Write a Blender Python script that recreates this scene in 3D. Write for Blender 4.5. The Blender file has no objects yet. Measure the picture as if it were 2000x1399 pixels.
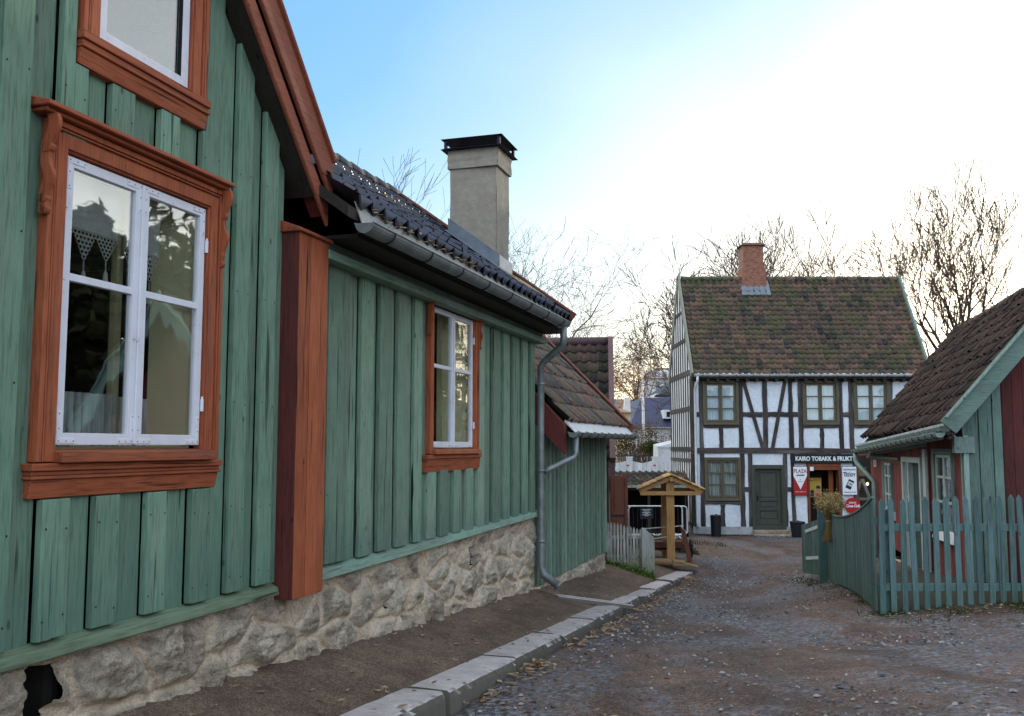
import bpy, math, random
import numpy as np
from mathutils import Vector, noise

R_ = math.radians
Z0 = 3.2                       # eye level above the shop yard; heights below are written relative to eye level
rnd = random.Random(7)
scene = bpy.context.scene
COL = scene.collection
BASE = {}

# ------------------------------------------------------------------ frames
class Frame:
    """rotated ground frame: x = a (to the right of the street axis), y = s (along the street), z from eye level"""
    def __init__(self, deg):
        self.t = R_(deg); self.c = math.cos(self.t); self.s = math.sin(self.t)
    def w(self, p):
        return Vector((p[0]*self.c + p[1]*self.s, -p[0]*self.s + p[1]*self.c, p[2] + Z0))
    def inv(self, x, y):
        return (x*self.c - y*self.s, x*self.s + y*self.c)
W = Frame(0); G = Frame(17.05); RF = Frame(11.4); H4 = Frame(5.5)

def tag(o, label=None, cat=None, group=None, kind=None):
    if label: o['label'] = label
    if cat: o['category'] = cat
    if group: o['group'] = group
    if kind: o['kind'] = kind
    return o

def thing(name, frame, base, label, cat, group=None):
    o = bpy.data.objects.new(name, None); COL.objects.link(o)
    o.empty_display_size = .2
    o.location = frame.w(base); o.rotation_euler = (0, 0, -frame.t)
    BASE[o] = Vector(base)
    return tag(o, label, cat, group)

# ------------------------------------------------------------------ mesh builder
class MB:
    def __init__(self, mp=None):
        self.v = []; self.f = []; self.ft = []; self.vt = None; self.mp = mp
    def add(self, pts):
        n = len(self.v)
        self.v += [tuple(self.mp(*p)) for p in pts] if self.mp else [tuple(p) for p in pts]
        return n
    def face(self, idx, t=.5):
        self.f.append(tuple(idx)); self.ft.append(t)
    def poly(self, pts, t=.5):
        n = self.add(pts); self.face(range(n, n+len(pts)), t)
    def hexa(self, p, t=.5):
        """8 points: bottom ring 0-3, top ring 4-7"""
        n = self.add(p)
        for q in ((3,2,1,0),(4,5,6,7),(0,1,5,4),(1,2,6,5),(2,3,7,6),(3,0,4,7)):
            self.face([n+i for i in q], t)
    def box(self, x0,x1,y0,y1,z0,z1, t=.5):
        self.hexa([(x0,y0,z0),(x1,y0,z0),(x1,y1,z0),(x0,y1,z0),(x0,y0,z1),(x1,y0,z1),(x1,y1,z1),(x0,y1,z1)], t)
    def beam(self, p0, p1, w, h, up=(0,0,1), t=.5, w1=None):
        p0 = Vector(p0); p1 = Vector(p1); d = (p1-p0).normalized(); up = Vector(up)
        sd = d.cross(up).normalized(); u = sd.cross(d).normalized()
        w1 = w if w1 is None else w1
        r = []
        for p, ww in ((p0,w),(p1,w1)):
            r += [p - sd*ww/2 - u*h/2, p + sd*ww/2 - u*h/2, p + sd*ww/2 + u*h/2, p - sd*ww/2 + u*h/2]
        self.hexa(r, t)
    def tube(self, pts, rad, n=8, t=.5, cap=True):
        pts = [Vector(p) for p in pts]
        if not hasattr(rad, '__len__'): rad = [rad]*len(pts)
        prev = None; rings = []
        for i, p in enumerate(pts):
            d = (pts[min(i+1,len(pts)-1)] - pts[max(i-1,0)])
            if d.length < 1e-9: d = Vector((0,0,1))
            d.normalize()
            if prev is None:
                a = Vector((1,0,0)) if abs(d.x) < .9 else Vector((0,1,0))
                sx = (a - d*a.dot(d)).normalized()
            else:
                sx = prev - d*prev.dot(d)
                sx = sx.normalized() if sx.length > 1e-6 else Vector((1,0,0))
            prev = sx; sy = d.cross(sx)
            rings.append(self.add([p + (sx*math.cos(2*math.pi*k/n) + sy*math.sin(2*math.pi*k/n))*rad[i] for k in range(n)]))
        for i in range(len(pts)-1):
            a, b = rings[i], rings[i+1]
            for k in range(n):
                self.face((a+k, a+(k+1)%n, b+(k+1)%n, b+k), t)
        if cap:
            self.face([rings[0]+k for k in range(n)][::-1], t); self.face([rings[-1]+k for k in range(n)], t)
    def disc(self, c, nrm, r, n=12, t=.5, rx=None, ax=None):
        c = Vector(c); nrm = Vector(nrm).normalized()
        a = Vector(ax) if ax else (Vector((0,0,1)) if abs(nrm.z) < .9 else Vector((1,0,0)))
        sx = (a - nrm*a.dot(nrm)).normalized(); sy = nrm.cross(sx)
        self.poly([c + sx*math.cos(2*math.pi*k/n)*r + sy*math.sin(2*math.pi*k/n)*(rx or r) for k in range(n)], t)
    def prism(self, pts, y0, y1, f, t=.5):
        """2-D outline pts extruded from y0 to y1; f(u, v, y) -> point"""
        n = len(pts); a = self.add([f(p[0],p[1],y0) for p in pts]); b = self.add([f(p[0],p[1],y1) for p in pts])
        self.face([a+i for i in range(n)][::-1], t); self.face([b+i for i in range(n)], t)
        for i in range(n):
            j = (i+1) % n; self.face((a+i, a+j, b+j, b+i), t)
    def grid(self, nu, nv, fn, t=.5, tf=None):
        n = self.add([fn(i/nu, j/nv) for j in range(nv+1) for i in range(nu+1)])
        if tf:
            if self.vt is None: self.vt = []
            self.vt += [tf(i/nu, j/nv) for j in range(nv+1) for i in range(nu+1)]
        for j in range(nv):
            for i in range(nu):
                a = n + j*(nu+1) + i; self.face((a, a+1, a+nu+2, a+nu+1), t)
    def build(self, name, mat, parent=None, base=None, frame=None, bevel=0, smooth=False, seg=1, sub=0):
        b = Vector((0,0,0))
        if parent is None: b = Vector(base or (0,0,0))
        me = bpy.data.meshes.new(name)
        me.from_pydata([(x-b.x, y-b.y, z-b.z) for x,y,z in self.v], [], self.f)
        if self.vt is not None:
            at = me.attributes.new('tint', 'FLOAT', 'POINT'); at.data.foreach_set('value', self.vt)
        else:
            at = me.attributes.new('tint', 'FLOAT', 'FACE'); at.data.foreach_set('value', self.ft)
        if smooth:
            me.polygons.foreach_set('use_smooth', [True]*len(me.polygons))
        me.update()
        me.materials.append(mat)
        o = bpy.data.objects.new(name, me); COL.objects.link(o)
        if parent is not None:
            o.parent = parent
            if parent in BASE: o.location = -BASE[parent]
        else:
            fr = frame or W
            o.location = fr.w(b); o.rotation_euler = (0,0,-fr.t)
        if bevel:
            m = o.modifiers.new('edge', 'BEVEL'); m.width = bevel; m.segments = seg; m.limit_method = 'ANGLE'; m.angle_limit = R_(40)
            m.harden_normals = False
        if sub:
            m = o.modifiers.new('sub', 'SUBSURF'); m.levels = sub; m.render_levels = sub
        return o

def jit(a): return rnd.uniform(-a, a)

# ------------------------------------------------------------------ materials
class NT:
    def __init__(self, name):
        self.m = bpy.data.materials.new(name); self.m.use_nodes = True
        self.t = self.m.node_tree; self.t.nodes.clear()
        self.out = self.t.nodes.new('ShaderNodeOutputMaterial')
        self.tc = self.t.nodes.new('ShaderNodeTexCoord')
    def n(self, typ, ins=None, **props):
        nd = self.t.nodes.new('ShaderNode'+typ)
        for k, v in props.items(): setattr(nd, k, v)
        for k, v in (ins or {}).items(): self.set(nd.inputs[k], v)
        return nd
    def set(self, sock, v):
        if isinstance(v, bpy.types.NodeSocket): self.t.links.new(v, sock)
        else:
            if sock.type == 'RGBA' and len(v) == 3: v = (*v, 1)
            sock.default_value = v
    def vec(self, scale=(1,1,1), rot=(0,0,0), loc=(0,0,0)):
        return self.n('Mapping', {'Vector': self.tc.outputs['Object'], 'Scale': scale, 'Rotation': rot, 'Location': loc}).outputs[0]
    def noise(self, scale, detail=3, rough=.55, vec=None, dist=0):
        return self.n('TexNoise', {'Vector': vec or self.tc.outputs['Object'], 'Scale': scale, 'Detail': detail, 'Roughness': rough, 'Distortion': dist}).outputs['Fac']
    def voro(self, scale, vec=None, feature='F1', out='Distance', rand=1):
        return self.n('TexVoronoi', {'Vector': vec or self.tc.outputs['Object'], 'Scale': scale, 'Randomness': rand}, feature=feature).outputs[out]
    def ramp(self, fac, stops, interp='LINEAR'):
        nd = self.n('ValToRGB', {'Fac': fac}); e = nd.color_ramp.elements; nd.color_ramp.interpolation = interp
        while len(e) < len(stops): e.new(.5)
        for el, (p, c) in zip(e, stops):
            el.position = p; el.color = (*c, 1) if hasattr(c, '__len__') else (c, c, c, 1)
        return nd.outputs['Color']
    def mix(self, fac, a, b, mode='MIX'):
        nd = self.n('Mix', data_type='RGBA', blend_type=mode)
        self.set(nd.inputs[0], fac); self.set(nd.inputs[6], a); self.set(nd.inputs[7], b)
        return nd.outputs[2]
    def math(self, op, a, b=0, c=0, clamp=False):
        nd = self.n('Math', operation=op, use_clamp=clamp)
        for i, v in enumerate((a, b, c)): self.set(nd.inputs[i], v)
        return nd.outputs[0]
    def tint(self): return self.n('Attribute', attribute_name='tint').outputs['Fac']
    def bump(self, h, strength=.3, dist=.01, nrm=None):
        ins = {'Height': h, 'Strength': strength, 'Distance': dist}
        if nrm is not None: ins['Normal'] = nrm
        return self.n('Bump', ins).outputs[0]
    def bsdf(self, color, rough=.7, metal=0, normal=None, spec=.4, extra=None):
        ins = {'Base Color': color, 'Roughness': rough, 'Metallic': metal, 'Specular IOR Level': spec}
        if normal is not None: ins['Normal'] = normal
        b = self.n('BsdfPrincipled', ins)
        for k, v in (extra or {}).items(): self.set(b.inputs[k], v)
        self.t.links.new(b.outputs[0], self.out.inputs[0]); self.b = b
        return self.m
    def gray(self, f, lo, hi):   # value -> multiplier colour
        return self.ramp(f, [(lo[0], lo[1]), (hi[0], hi[1])])

def painted_wood(name, c1, c2, axis=2, wear=(.3,.3,.3), wear_lo=.62, rough=.68, crack=.35, tintamt=.45, bump=.35, dirt=None, spots=True):
    k = NT(name)
    sc = [1,1,1]; sc[axis] = .07
    v = k.vec(tuple(sc))
    st = k.noise(9, 4, .6, v, .4)
    fine = k.noise(70, 3, .6, v)
    grain = k.noise(150, 2, .7, v)
    blot = k.noise(2.3, 4, .6)
    col = k.mix(k.ramp(blot, [(.3,0),(.7,1)]), c1, c2)
    col = k.mix(k.ramp(st, [(wear_lo-.06,0),(wear_lo+.12,.75)]), col, wear)
    col = k.mix(1, col, k.ramp(fine, [(.3,.62),(.5,1),(.75,1.12)]), 'MULTIPLY')
    ck = k.noise(26, 2, .5, k.vec(tuple(.035 if i == axis else 1 for i in range(3))), .2)
    ckm = k.ramp(ck, [(.28,1-crack*1.8 if crack < .55 else .05),(.345,1)])
    col = k.mix(1, col, ckm, 'MULTIPLY')
    if spots:
        vs = k.voro(5.5, k.vec(tuple(.45 if i == axis else 1 for i in range(3))))
        col = k.mix(1, col, k.ramp(vs, [(.045,.35),(.075,1)]), 'MULTIPLY')
    t = k.tint()
    col = k.mix(1, col, k.ramp(t, [(0,1-tintamt),(1,1+tintamt*.6)]), 'MULTIPLY')
    if dirt:   # (z low, z high, colour): real grime rising from the wet foot of the boards
        z = k.n('SeparateXYZ', {0: k.tc.outputs['Object']}).outputs[2]
        zf = k.math('ADD', z, k.math('MULTIPLY', k.math('SUBTRACT', st, .5), .9))
        col = k.mix(k.n('MapRange', {0: zf, 1: dirt[0], 2: dirt[1], 3: .6, 4: 0}).outputs[0], col, dirt[2])
    h = k.math('ADD', k.math('MULTIPLY', fine, .5), k.math('ADD', k.math('MULTIPLY', grain, .25), k.math('MULTIPLY', ckm, .6)))
    return k.bsdf(col, rough, normal=k.bump(h, bump, .012), spec=.3)

def plain(name, c, rough=.7, metal=0, var=.25, scale=12, bump=.15, spec=.4, extra=None):
    k = NT(name)
    nz = k.noise(scale, 5, .6)
    col = k.mix(1, c, k.ramp(nz, [(.3,1-var),(.7,1+var*.5)]), 'MULTIPLY')
    return k.bsdf(col, rough, metal, k.bump(nz, bump, .01) if bump else None, spec, extra)

def tile_mat(name, stops, rough=.7, moss=(.06,.09,.03), moss_lo=.5, moss_amt=.8, dark=.5, spec=.4, lichen=0):
    k = NT(name)
    t = k.tint()
    col = k.ramp(t, stops)
    n1 = k.noise(1.3, 4, .6); n2 = k.noise(14, 4, .65); n3 = k.noise(60, 3, .6)
    col = k.mix(1, col, k.ramp(n2, [(.3,1-dark),(.62,1.1)]), 'MULTIPLY')
    mm = k.math('MULTIPLY', k.ramp(k.math('ADD', k.math('MULTIPLY', n1, .55), k.math('MULTIPLY', n2, .45)), [(moss_lo,0),(moss_lo+.12,1)]), moss_amt)
    col = k.mix(mm, col, moss)
    if lichen:
        col = k.mix(k.math('MULTIPLY', k.ramp(k.noise(24, 3, .5), [(.66,0),(.72,1)]), lichen), col, (.34,.36,.33))
    return k.bsdf(col, rough, normal=k.bump(k.math('ADD', n2, k.math('MULTIPLY', n3, .5)), .3, .01), spec=spec)

def glass_mat(name, refl=.4, tintc=(.9,.93,.92), wav=.02):
    k = NT(name)
    w = k.noise(2.4, 2, .5)
    b = k.bump(w, wav, .06)
    g = k.n('BsdfGlossy', {'Color': (1,1,1), 'Roughness': .02, 'Normal': b})
    tr = k.n('BsdfTransparent', {'Color': tintc})
    lw = k.n('LayerWeight', {'Blend': .35})
    fac = k.math('ADD', k.math('MULTIPLY', lw.outputs['Facing'], refl*.6), refl*.5, clamp=True)
    mx = k.n('MixShader', {0: fac, 1: tr.outputs[0], 2: g.outputs[0]})
    k.t.links.new(mx.outputs[0], k.out.inputs[0])
    return k.m

def cloth_mat(name, c, alpha=1, transl=.5, folds=False):
    k = NT(name)
    d = k.n('BsdfDiffuse', {'Color': c}); tl = k.n('BsdfTranslucent', {'Color': c})
    m1 = k.n('MixShader', {0: transl, 1: d.outputs[0], 2: tl.outputs[0]}).outputs[0]
    if alpha < 1:
        tr = k.n('BsdfTransparent')
        if folds:   # gathered thin cloth: denser where the folds overlap
            alpha = k.ramp(k.noise(30, 2, .5, k.vec((1,1,.05))), [(.36,.38),(.62,.96)])
        m1 = k.n('MixShader', {0: alpha, 1: tr.outputs[0], 2: m1}).outputs[0]
    k.t.links.new(m1, k.out.inputs[0])
    return k.m

def emit_mat(name, c, s):
    k = NT(name); e = k.n('Emission', {'Color': c, 'Strength': s}); k.t.links.new(e.outputs[0], k.out.inputs[0]); return k.m

GREEN = ((.145,.25,.172), (.19,.31,.218))
m_green = painted_wood('green_paint', *GREEN, wear=(.19,.25,.19), wear_lo=.58, crack=.4, dirt=(-1.15,-.45,(.075,.15,.115)))
m_green2 = painted_wood('green_paint_worn', (.17,.285,.195), (.23,.35,.25), wear=(.225,.265,.205), wear_lo=.52, crack=.55, bump=.5, dirt=(-1.1,-.6,(.08,.14,.115)))
m_greenshed = painted_wood('green_paint_shed', (.165,.25,.185), (.21,.305,.23), wear=(.165,.195,.155), wear_lo=.5, crack=.5)
m_greensill = painted_wood('green_drip_board', (.15,.21,.13), (.19,.25,.17), axis=1, wear=(.10,.13,.05), wear_lo=.52, crack=.55)
m_greenh = painted_wood('green_paint_level', (.20,.31,.235), (.25,.37,.285), axis=1, wear=(.18,.23,.18), wear_lo=.52)
m_red = painted_wood('red_brown_paint', (.35,.085,.034), (.43,.12,.05), wear=(.21,.07,.04), wear_lo=.60, crack=.5, tintamt=.3)
m_redh = painted_wood('red_brown_paint_level', (.33,.08,.032), (.41,.112,.046), axis=1, wear=(.20,.08,.055), wear_lo=.60, crack=.5)
m_reddark = painted_wood('dark_red_and_shade', (.13,.028,.024), (.16,.035,.028), wear=(.09,.03,.028), crack=.5)  # dark red boards; on the corner post's side it paints in shade
def white_mat():
    k = NT('white_sash_paint')
    n1 = k.noise(6, 5, .65); n2 = k.noise(38, 4, .7)
    col = k.mix(k.ramp(n1, [(.35,0),(.7,1)]), (.78,.78,.84), (.70,.70,.75))
    col = k.mix(k.ramp(k.math('ADD', k.math('MULTIPLY', n1, .45), k.math('MULTIPLY', n2, .55)), [(.605,0),(.64,.8)]), col, (.36,.31,.25))
    col = k.mix(1, col, k.ramp(k.tint(), [(0,.9),(1,1.06)]), 'MULTIPLY')
    return k.bsdf(col, .55, normal=k.bump(n2, .25, .006), spec=.35)
m_white = white_mat()
m_timber = painted_wood('dark_timber', (.035,.027,.024), (.07,.056,.05), wear=(.17,.155,.15), wear_lo=.57, crack=.5)
m_timberh = painted_wood('dark_timber_level', (.038,.028,.025), (.075,.058,.052), axis=0, wear=(.18,.16,.155), wear_lo=.56, crack=.5)
m_olive = painted_wood('olive_paint', (.12,.105,.065), (.14,.125,.08), wear=(.10,.09,.06), crack=.2, spots=False, bump=.15)
m_door = painted_wood('grey_green_door_paint', (.062,.068,.052), (.075,.082,.062), wear=(.055,.06,.048), crack=.2, spots=False, bump=.15)
m_fence = painted_wood('blue_green_paint', (.082,.145,.145), (.108,.18,.178), wear=(.05,.09,.075), wear_lo=.58, crack=.3, dirt=(-2.5,-1.7,(.05,.11,.06)))
m_barn = painted_wood('barn_red_paint', (.22,.05,.045), (.27,.065,.055), wear=(.17,.05,.045), crack=.4)
m_greyboard = painted_wood('grey_green_board', (.20,.28,.25), (.25,.34,.30), wear=(.16,.22,.19), wear_lo=.52, crack=.5)
m_newwood = painted_wood('new_pine', (.42,.235,.085), (.50,.29,.115), wear=(.33,.18,.07), crack=.25)
m_palewood = painted_wood('pale_worn_wood', (.40,.41,.38), (.52,.53,.50), wear=(.28,.28,.22), wear_lo=.5, crack=.45, dirt=(-2.6,-2.1,(.16,.17,.09)))
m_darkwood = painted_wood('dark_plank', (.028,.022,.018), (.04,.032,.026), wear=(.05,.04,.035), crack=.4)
m_brownwood = painted_wood('red_brown_plank', (.16,.055,.035), (.2,.07,.045), wear=(.11,.05,.04), crack=.4)
m_zinc = plain('zinc', (.24,.265,.265), .5, .5, .3, 7, .05)
m_zincpale = plain('pale_zinc', (.62,.64,.66), .5, .35, .2, 6, .05)
m_iron = plain('black_iron', (.016,.015,.02), .5, .3, .3, 20, .1)
m_capsteel = plain('cap_steel', (.012,.014,.03), .45, .5, .3, 20, .05)
m_snow = plain('cream_eave_sheet', (.42,.42,.39), .6, 0, .15, 8, .1)
m_lead = plain('lead_flashing', (.17,.20,.23), .5, .3, .35, 5, .1)
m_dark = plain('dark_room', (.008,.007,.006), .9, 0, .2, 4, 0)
m_warmroom = plain('shop_room', (.06,.022,.012), .8, 0, .3, 4, 0)
m_beige = plain('beige_reveal', (.62,.54,.32), .6, 0, .12, 3, .05)
m_lace = cloth_mat('lace', (.78,.77,.72), .93, .3)
m_sheer = cloth_mat('sheer_curtain', (.86,.88,.86), .8, .35, folds=True)
m_curtain = cloth_mat('white_curtain', (.86,.92,1.0), 1, .15)
m_glass = glass_mat('old_glass', .35, wav=.03)
m_glassb = glass_mat('shop_glass', .10, wav=.02)
m_glass2 = glass_mat('side_glass', .16, wav=.02)
m_signblack = plain('sign_black', (.006,.006,.007), .35, 0, .2, 20, 0)
m_signwhite = plain('sign_white', (.8,.84,.86), .3, 0, .06, 9, 0)
m_signred = plain('sign_red', (.42,.012,.014), .3, 0, .12, 9, 0)
m_signyel = plain('poster_yellow', (.62,.40,.04), .4, 0, .12, 9, 0)
m_signblue = plain('sign_navy', (.012,.014,.05), .35, 0, .2, 9, 0)
m_signor = plain('poster_red', (.55,.06,.015), .4, 0, .12, 9, 0)
m_signskin = plain('poster_pink', (.52,.27,.2), .4, 0, .2, 9, 0)
m_bark = plain('bark', (.055,.042,.032), .85, 0, .4, 9, .4)
m_twig = plain('twigs', (.085,.052,.038), .85, 0, .3, 6, 0)
m_twigw = plain('warm_twigs', (.16,.085,.04), .85, 0, .3, 6, 0)
m_oat = plain('dry_oats', (.40,.30,.13), .8, 0, .35, 30, 0)
m_straw = plain('straw', (.30,.20,.075), .8, 0, .35, 40, 0)

def plaster(name, c, stain, bump=.4):
    k = NT(name)
    n1 = k.noise(1.7, 5, .62); n2 = k.noise(11, 4, .6); n3 = k.noise(55, 3, .6)
    col = k.mix(k.ramp(n1, [(.46,0),(.72,.8)]), c, stain)
    col = k.mix(1, col, k.ramp(n2, [(.3,.84),(.7,1.06)]), 'MULTIPLY')
    return k.bsdf(col, .85, normal=k.bump(k.math('ADD', n2, k.math('MULTIPLY', n3, .3)), bump, .02), spec=.2)
m_plaster = plaster('white_limewash', (.76,.81,.86), (.60,.63,.66), .5)
m_render = plaster('grey_render', (.34,.305,.25), (.24,.215,.175), .5)

def stone_mat(name, c1=(.52,.445,.35), c2=(.36,.30,.23), mort=(.64,.52,.385)):
    k = NT(name)
    n1 = k.noise(2.6, 4, .6); n2 = k.noise(19, 5, .7); n3 = k.noise(85, 4, .7)
    vs = k.n('SeparateColor', {0: k.voro(2.2, k.vec((1,.75,1.1)), out='Color')}).outputs[0]
    stone = k.mix(k.ramp(k.math('ADD', k.math('MULTIPLY', vs, .6), k.math('MULTIPLY', n1, .4)), [(.3,0),(.65,1)]), c1, c2)
    streak = k.noise(7, 4, .7, k.vec((1,.35,1.6), (R_(25),0,0)), .6)
    stone = k.mix(1, stone, k.ramp(streak, [(.3,.55),(.5,1),(.72,1.3)]), 'MULTIPLY')
    col = k.mix(k.ramp(k.tint(), [(.12,1),(.34,0)]), stone, mort)
    warm = k.noise(1.1, 3, .5)
    col = k.mix(k.ramp(warm, [(.5,0),(.75,.45)]), col, (.42,.32,.21))
    col = k.mix(1, col, k.ramp(n2, [(.28,.5),(.48,1),(.75,1.2)]), 'MULTIPLY')
    col = k.mix(1, col, k.ramp(n3, [(.3,.6),(.55,1.05)]), 'MULTIPLY')
    return k.bsdf(col, .9, normal=k.bump(k.math('ADD', n2, k.math('ADD', k.math('MULTIPLY', n3, .4), k.math('MULTIPLY', streak, .6))), .8, .03), spec=.2)
m_stone = stone_mat('rubble_stone')
def kerb_mat():
    k = NT('granite_kerb'); n1 = k.noise(90, 3, .7); n2 = k.noise(5, 4, .6)
    vc = k.voro(160, out='Color')
    col = k.mix(k.ramp(n2, [(.35,0),(.7,1)]), (.47,.42,.42), (.34,.30,.295))
    st = k.noise(2.2, 5, .7)
    col = k.mix(k.ramp(st, [(.52,0),(.7,.6)]), col, (.20,.175,.16))
    col = k.mix(1, col, k.ramp(n1, [(.3,.7),(.6,1.1)]), 'MULTIPLY')
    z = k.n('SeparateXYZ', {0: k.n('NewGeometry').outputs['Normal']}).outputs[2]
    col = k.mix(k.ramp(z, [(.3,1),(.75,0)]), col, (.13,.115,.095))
    col = k.mix(1, col, k.ramp(k.tint(), [(0,.8),(1,1.15)]), 'MULTIPLY')
    return k.bsdf(col, .8, normal=k.bump(n1, .35, .006), spec=.3)
m_kerb = kerb_mat()

def gravel_mat(name, c1, c2, fine=110., patches=True, wet=.0):
    k = NT(name)
    vc = k.voro(fine, out='Color'); vd = k.voro(fine)
    vc2 = k.voro(fine*.37, out='Color'); vd2 = k.voro(fine*.37)
    n1 = k.noise(.55, 5, .62); n2 = k.noise(3.4, 5, .65); n3 = k.noise(21, 3, .6)
    rut = k.noise(1.5, 4, .6, k.vec((1,.13,1), (0,0,R_(17))), .3)
    col = k.mix(k.ramp(n1, [(.36,0),(.66,1)]), c1, c2)
    col = k.mix(1, col, k.ramp(rut, [(.34,.66),(.52,1),(.7,1.22)]), 'MULTIPLY')
    col = k.mix(1, col, k.ramp(n2, [(.3,.68),(.7,1.22)]), 'MULTIPLY')
    col = k.mix(1, col, k.ramp(n3, [(.3,.75),(.7,1.15)]), 'MULTIPLY')
    g1 = k.n('SeparateColor', {0: vc}).outputs[0]
    col = k.mix(1, col, k.ramp(g1, [(0,.4),(.5,1),(.88,1.3),(.97,2.1)]), 'MULTIPLY')
    if patches:
        pm = k.math('MULTIPLY', k.ramp(k.noise(.8, 4, .6, k.vec((1,.55,1))), [(.43,0),(.56,1)]), k.ramp(k.n('SeparateColor', {0: vc2}).outputs[1], [(.35,0),(.5,1)]))
        grey = k.mix(k.n('SeparateColor', {0: vc2}).outputs[0], (.055,.06,.075), (.19,.195,.215))
        col = k.mix(pm, col, grey)
        xyz = k.n('SeparateXYZ', {0: k.tc.outputs['Object']})
        edge = k.math('SUBTRACT', xyz.outputs[0], k.math('MULTIPLY_ADD', xyz.outputs[1], .17, 2.55))   # garden soil inside and under the fence
        front = k.math('SUBTRACT', xyz.outputs[1], 12.45)
        soil = k.math('ADD', k.math('MINIMUM', k.math('MINIMUM', edge, front), k.math('SUBTRACT', 17.6, xyz.outputs[1])), k.math('MULTIPLY', k.math('SUBTRACT', n2, .5), 1.4))
        col = k.mix(k.ramp(soil, [(0,0),(.35,.9)]), col, (.045,.042,.028))
    h = k.math('ADD', k.math('MULTIPLY', vd, -.5), k.math('ADD', k.math('MULTIPLY', vd2, -.35), k.math('MULTIPLY', n2, .4)))
    return k.bsdf(col, .8, normal=k.bump(h, .7, .012), spec=.28)
m_road = gravel_mat('road_gravel', (.135,.086,.067), (.082,.061,.054), 75.)
m_path = gravel_mat('path_gravel', (.165,.11,.075), (.12,.083,.059), 120., patches=False)

m_tile_blue = tile_mat('glazed_tile', [(0,(.010,.014,.03)),(.5,(.018,.026,.055)),(.85,(.03,.045,.085)),(1,(.09,.05,.035))], .38, (.05,.06,.03), .60, .6, .5, .6)
m_tile_shop = tile_mat('shop_tile', [(0,(.035,.038,.038)),(.25,(.08,.07,.065)),(.45,(.155,.10,.08)),(.7,(.20,.13,.10)),(.9,(.28,.16,.11)),(1,(.13,.10,.11))], .75, (.095,.112,.045), .465, .8, .55, .3, .5)
m_tile_shed = tile_mat('shed_tile', [(0,(.06,.06,.055)),(.4,(.15,.105,.085)),(.7,(.24,.13,.09)),(.9,(.36,.12,.07)),(1,(.08,.085,.12))], .55, (.12,.125,.085), .46, .75, .45, .4, .6)
m_tile_brown = tile_mat('brown_tile', [(0,(.035,.026,.024)),(.5,(.062,.042,.036)),(1,(.11,.068,.055))], .7, (.06,.055,.05), .56, .6, .45, .4, .3)
m_tile_dark = tile_mat('dark_tile', [(0,(.018,.018,.016)),(.5,(.06,.042,.034)),(1,(.11,.06,.045))], .75, (.05,.055,.025), .50, .8, .5, .3, .3)

def brick_mat():
    k = NT('chimney_brick')
    b = k.n('TexBrick', {'Vector': k.vec((1,1,1), (R_(90),0,0)), 'Color1': (.34,.135,.075), 'Color2': (.24,.085,.05), 'Mortar': (.25,.2,.17), 'Scale': 4.2, 'Mortar Size': .018, 'Bias': 0., 'Brick Width': .55, 'Row Height': .26})
    col = k.mix(1, b.outputs[0], k.ramp(k.noise(9,4), [(.3,.65),(.7,1.15)]), 'MULTIPLY')
    return k.bsdf(col, .85, normal=k.bump(b.outputs[1], -.5, .01))
m_brick = brick_mat()
# ------------------------------------------------------------------ shared builders
def pantile(mb, org, e, up, nrm, ncol, nrow, w, expo, amp=.028, lift=.032, rough=.006, sag=None, tf=None, lip=.022):
    org = Vector(org); e = Vector(e); up = Vector(up); nrm = Vector(nrm)
    K = 6
    prof = [amp*math.cos(2*math.pi*(i/K) - .6) + amp*.35*math.cos(4*math.pi*i/K) for i in range(K+1)]
    for r in range(nrow):
        for c in range(ncol):
            dy = jit(rough*1.6); dl = jit(rough); t = tf(c, r) if tf else rnd.random()
            lo = []; hi = []; fr = []
            for i in range(K+1):
                x = (c + i/K)*w
                def P(y, h):
                    q = org + e*x + up*y + nrm*h
                    if sag: q = q + nrm*sag(x, y)
                    return q
                lo.append(P(r*expo + dy, prof[i] + lift + dl)); hi.append(P((r+1)*expo + .05, prof[i] + dl*.3))
                fr.append(P(r*expo + dy + .004, prof[i] + lift + dl - lip))
            n = mb.add(lo + hi + fr)
            for i in range(K):
                mb.face((n+i, n+i+1, n+K+1+i+1, n+K+1+i), t)
                mb.face((n+2*(K+1)+i, n+2*(K+1)+i+1, n+i+1, n+i), t)

def nails(o, pts, mp):
    """nail heads in the face of the boards, as a second material of the same mesh"""
    import bmesh
    mb = MB(mp)
    for (q, s, z) in pts: mb.poly([(q, s+.0065*math.cos(k*1.0472), z+.0065*math.sin(k*1.0472)) for k in range(6)])
    me = o.data; me.materials.append(m_iron)
    bm = bmesh.new(); bm.from_mesh(me)
    for f in mb.f:
        fc = bm.faces.new([bm.verts.new(mb.v[i]) for i in f]); fc.material_index = 1
    bm.to_mesh(me); bm.free()

def boards(mb, s_edges, z0, z1, holes, th):
    """vertical boards between successive s_edges; local coordinates (out, along, up); z1 may be a function of s"""
    zt = z1 if callable(z1) else (lambda s: z1)
    for (s0, s1, o, t) in s_edges:
        xs = sorted(set([s0, s1] + [min(s1, max(s0, q)) for h in holes for q in h[:2]]))
        for a, b in zip(xs, xs[1:]):
            hs = sorted((h[2], h[3]) for h in holes if h[0] < (a+b)/2 < h[1])
            lows = [z0] + [h[1] for h in hs]; highs = [h[0] for h in hs] + [None]
            for lo, hi in zip(lows, highs):
                ta, tb = (zt(a), zt(b)) if hi is None else (hi, hi)
                if max(ta, tb) <= lo + .02: continue
                ta = max(ta, lo+.01); tb = max(tb, lo+.01)
                zj = jit(.006)
                mb.hexa([(o-th,a,lo+zj),(o,a,lo+zj),(o,b,lo+zj),(o-th,b,lo+zj),(o-th,a,ta),(o,a,ta),(o,b,tb),(o-th,b,tb)], t)

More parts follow.
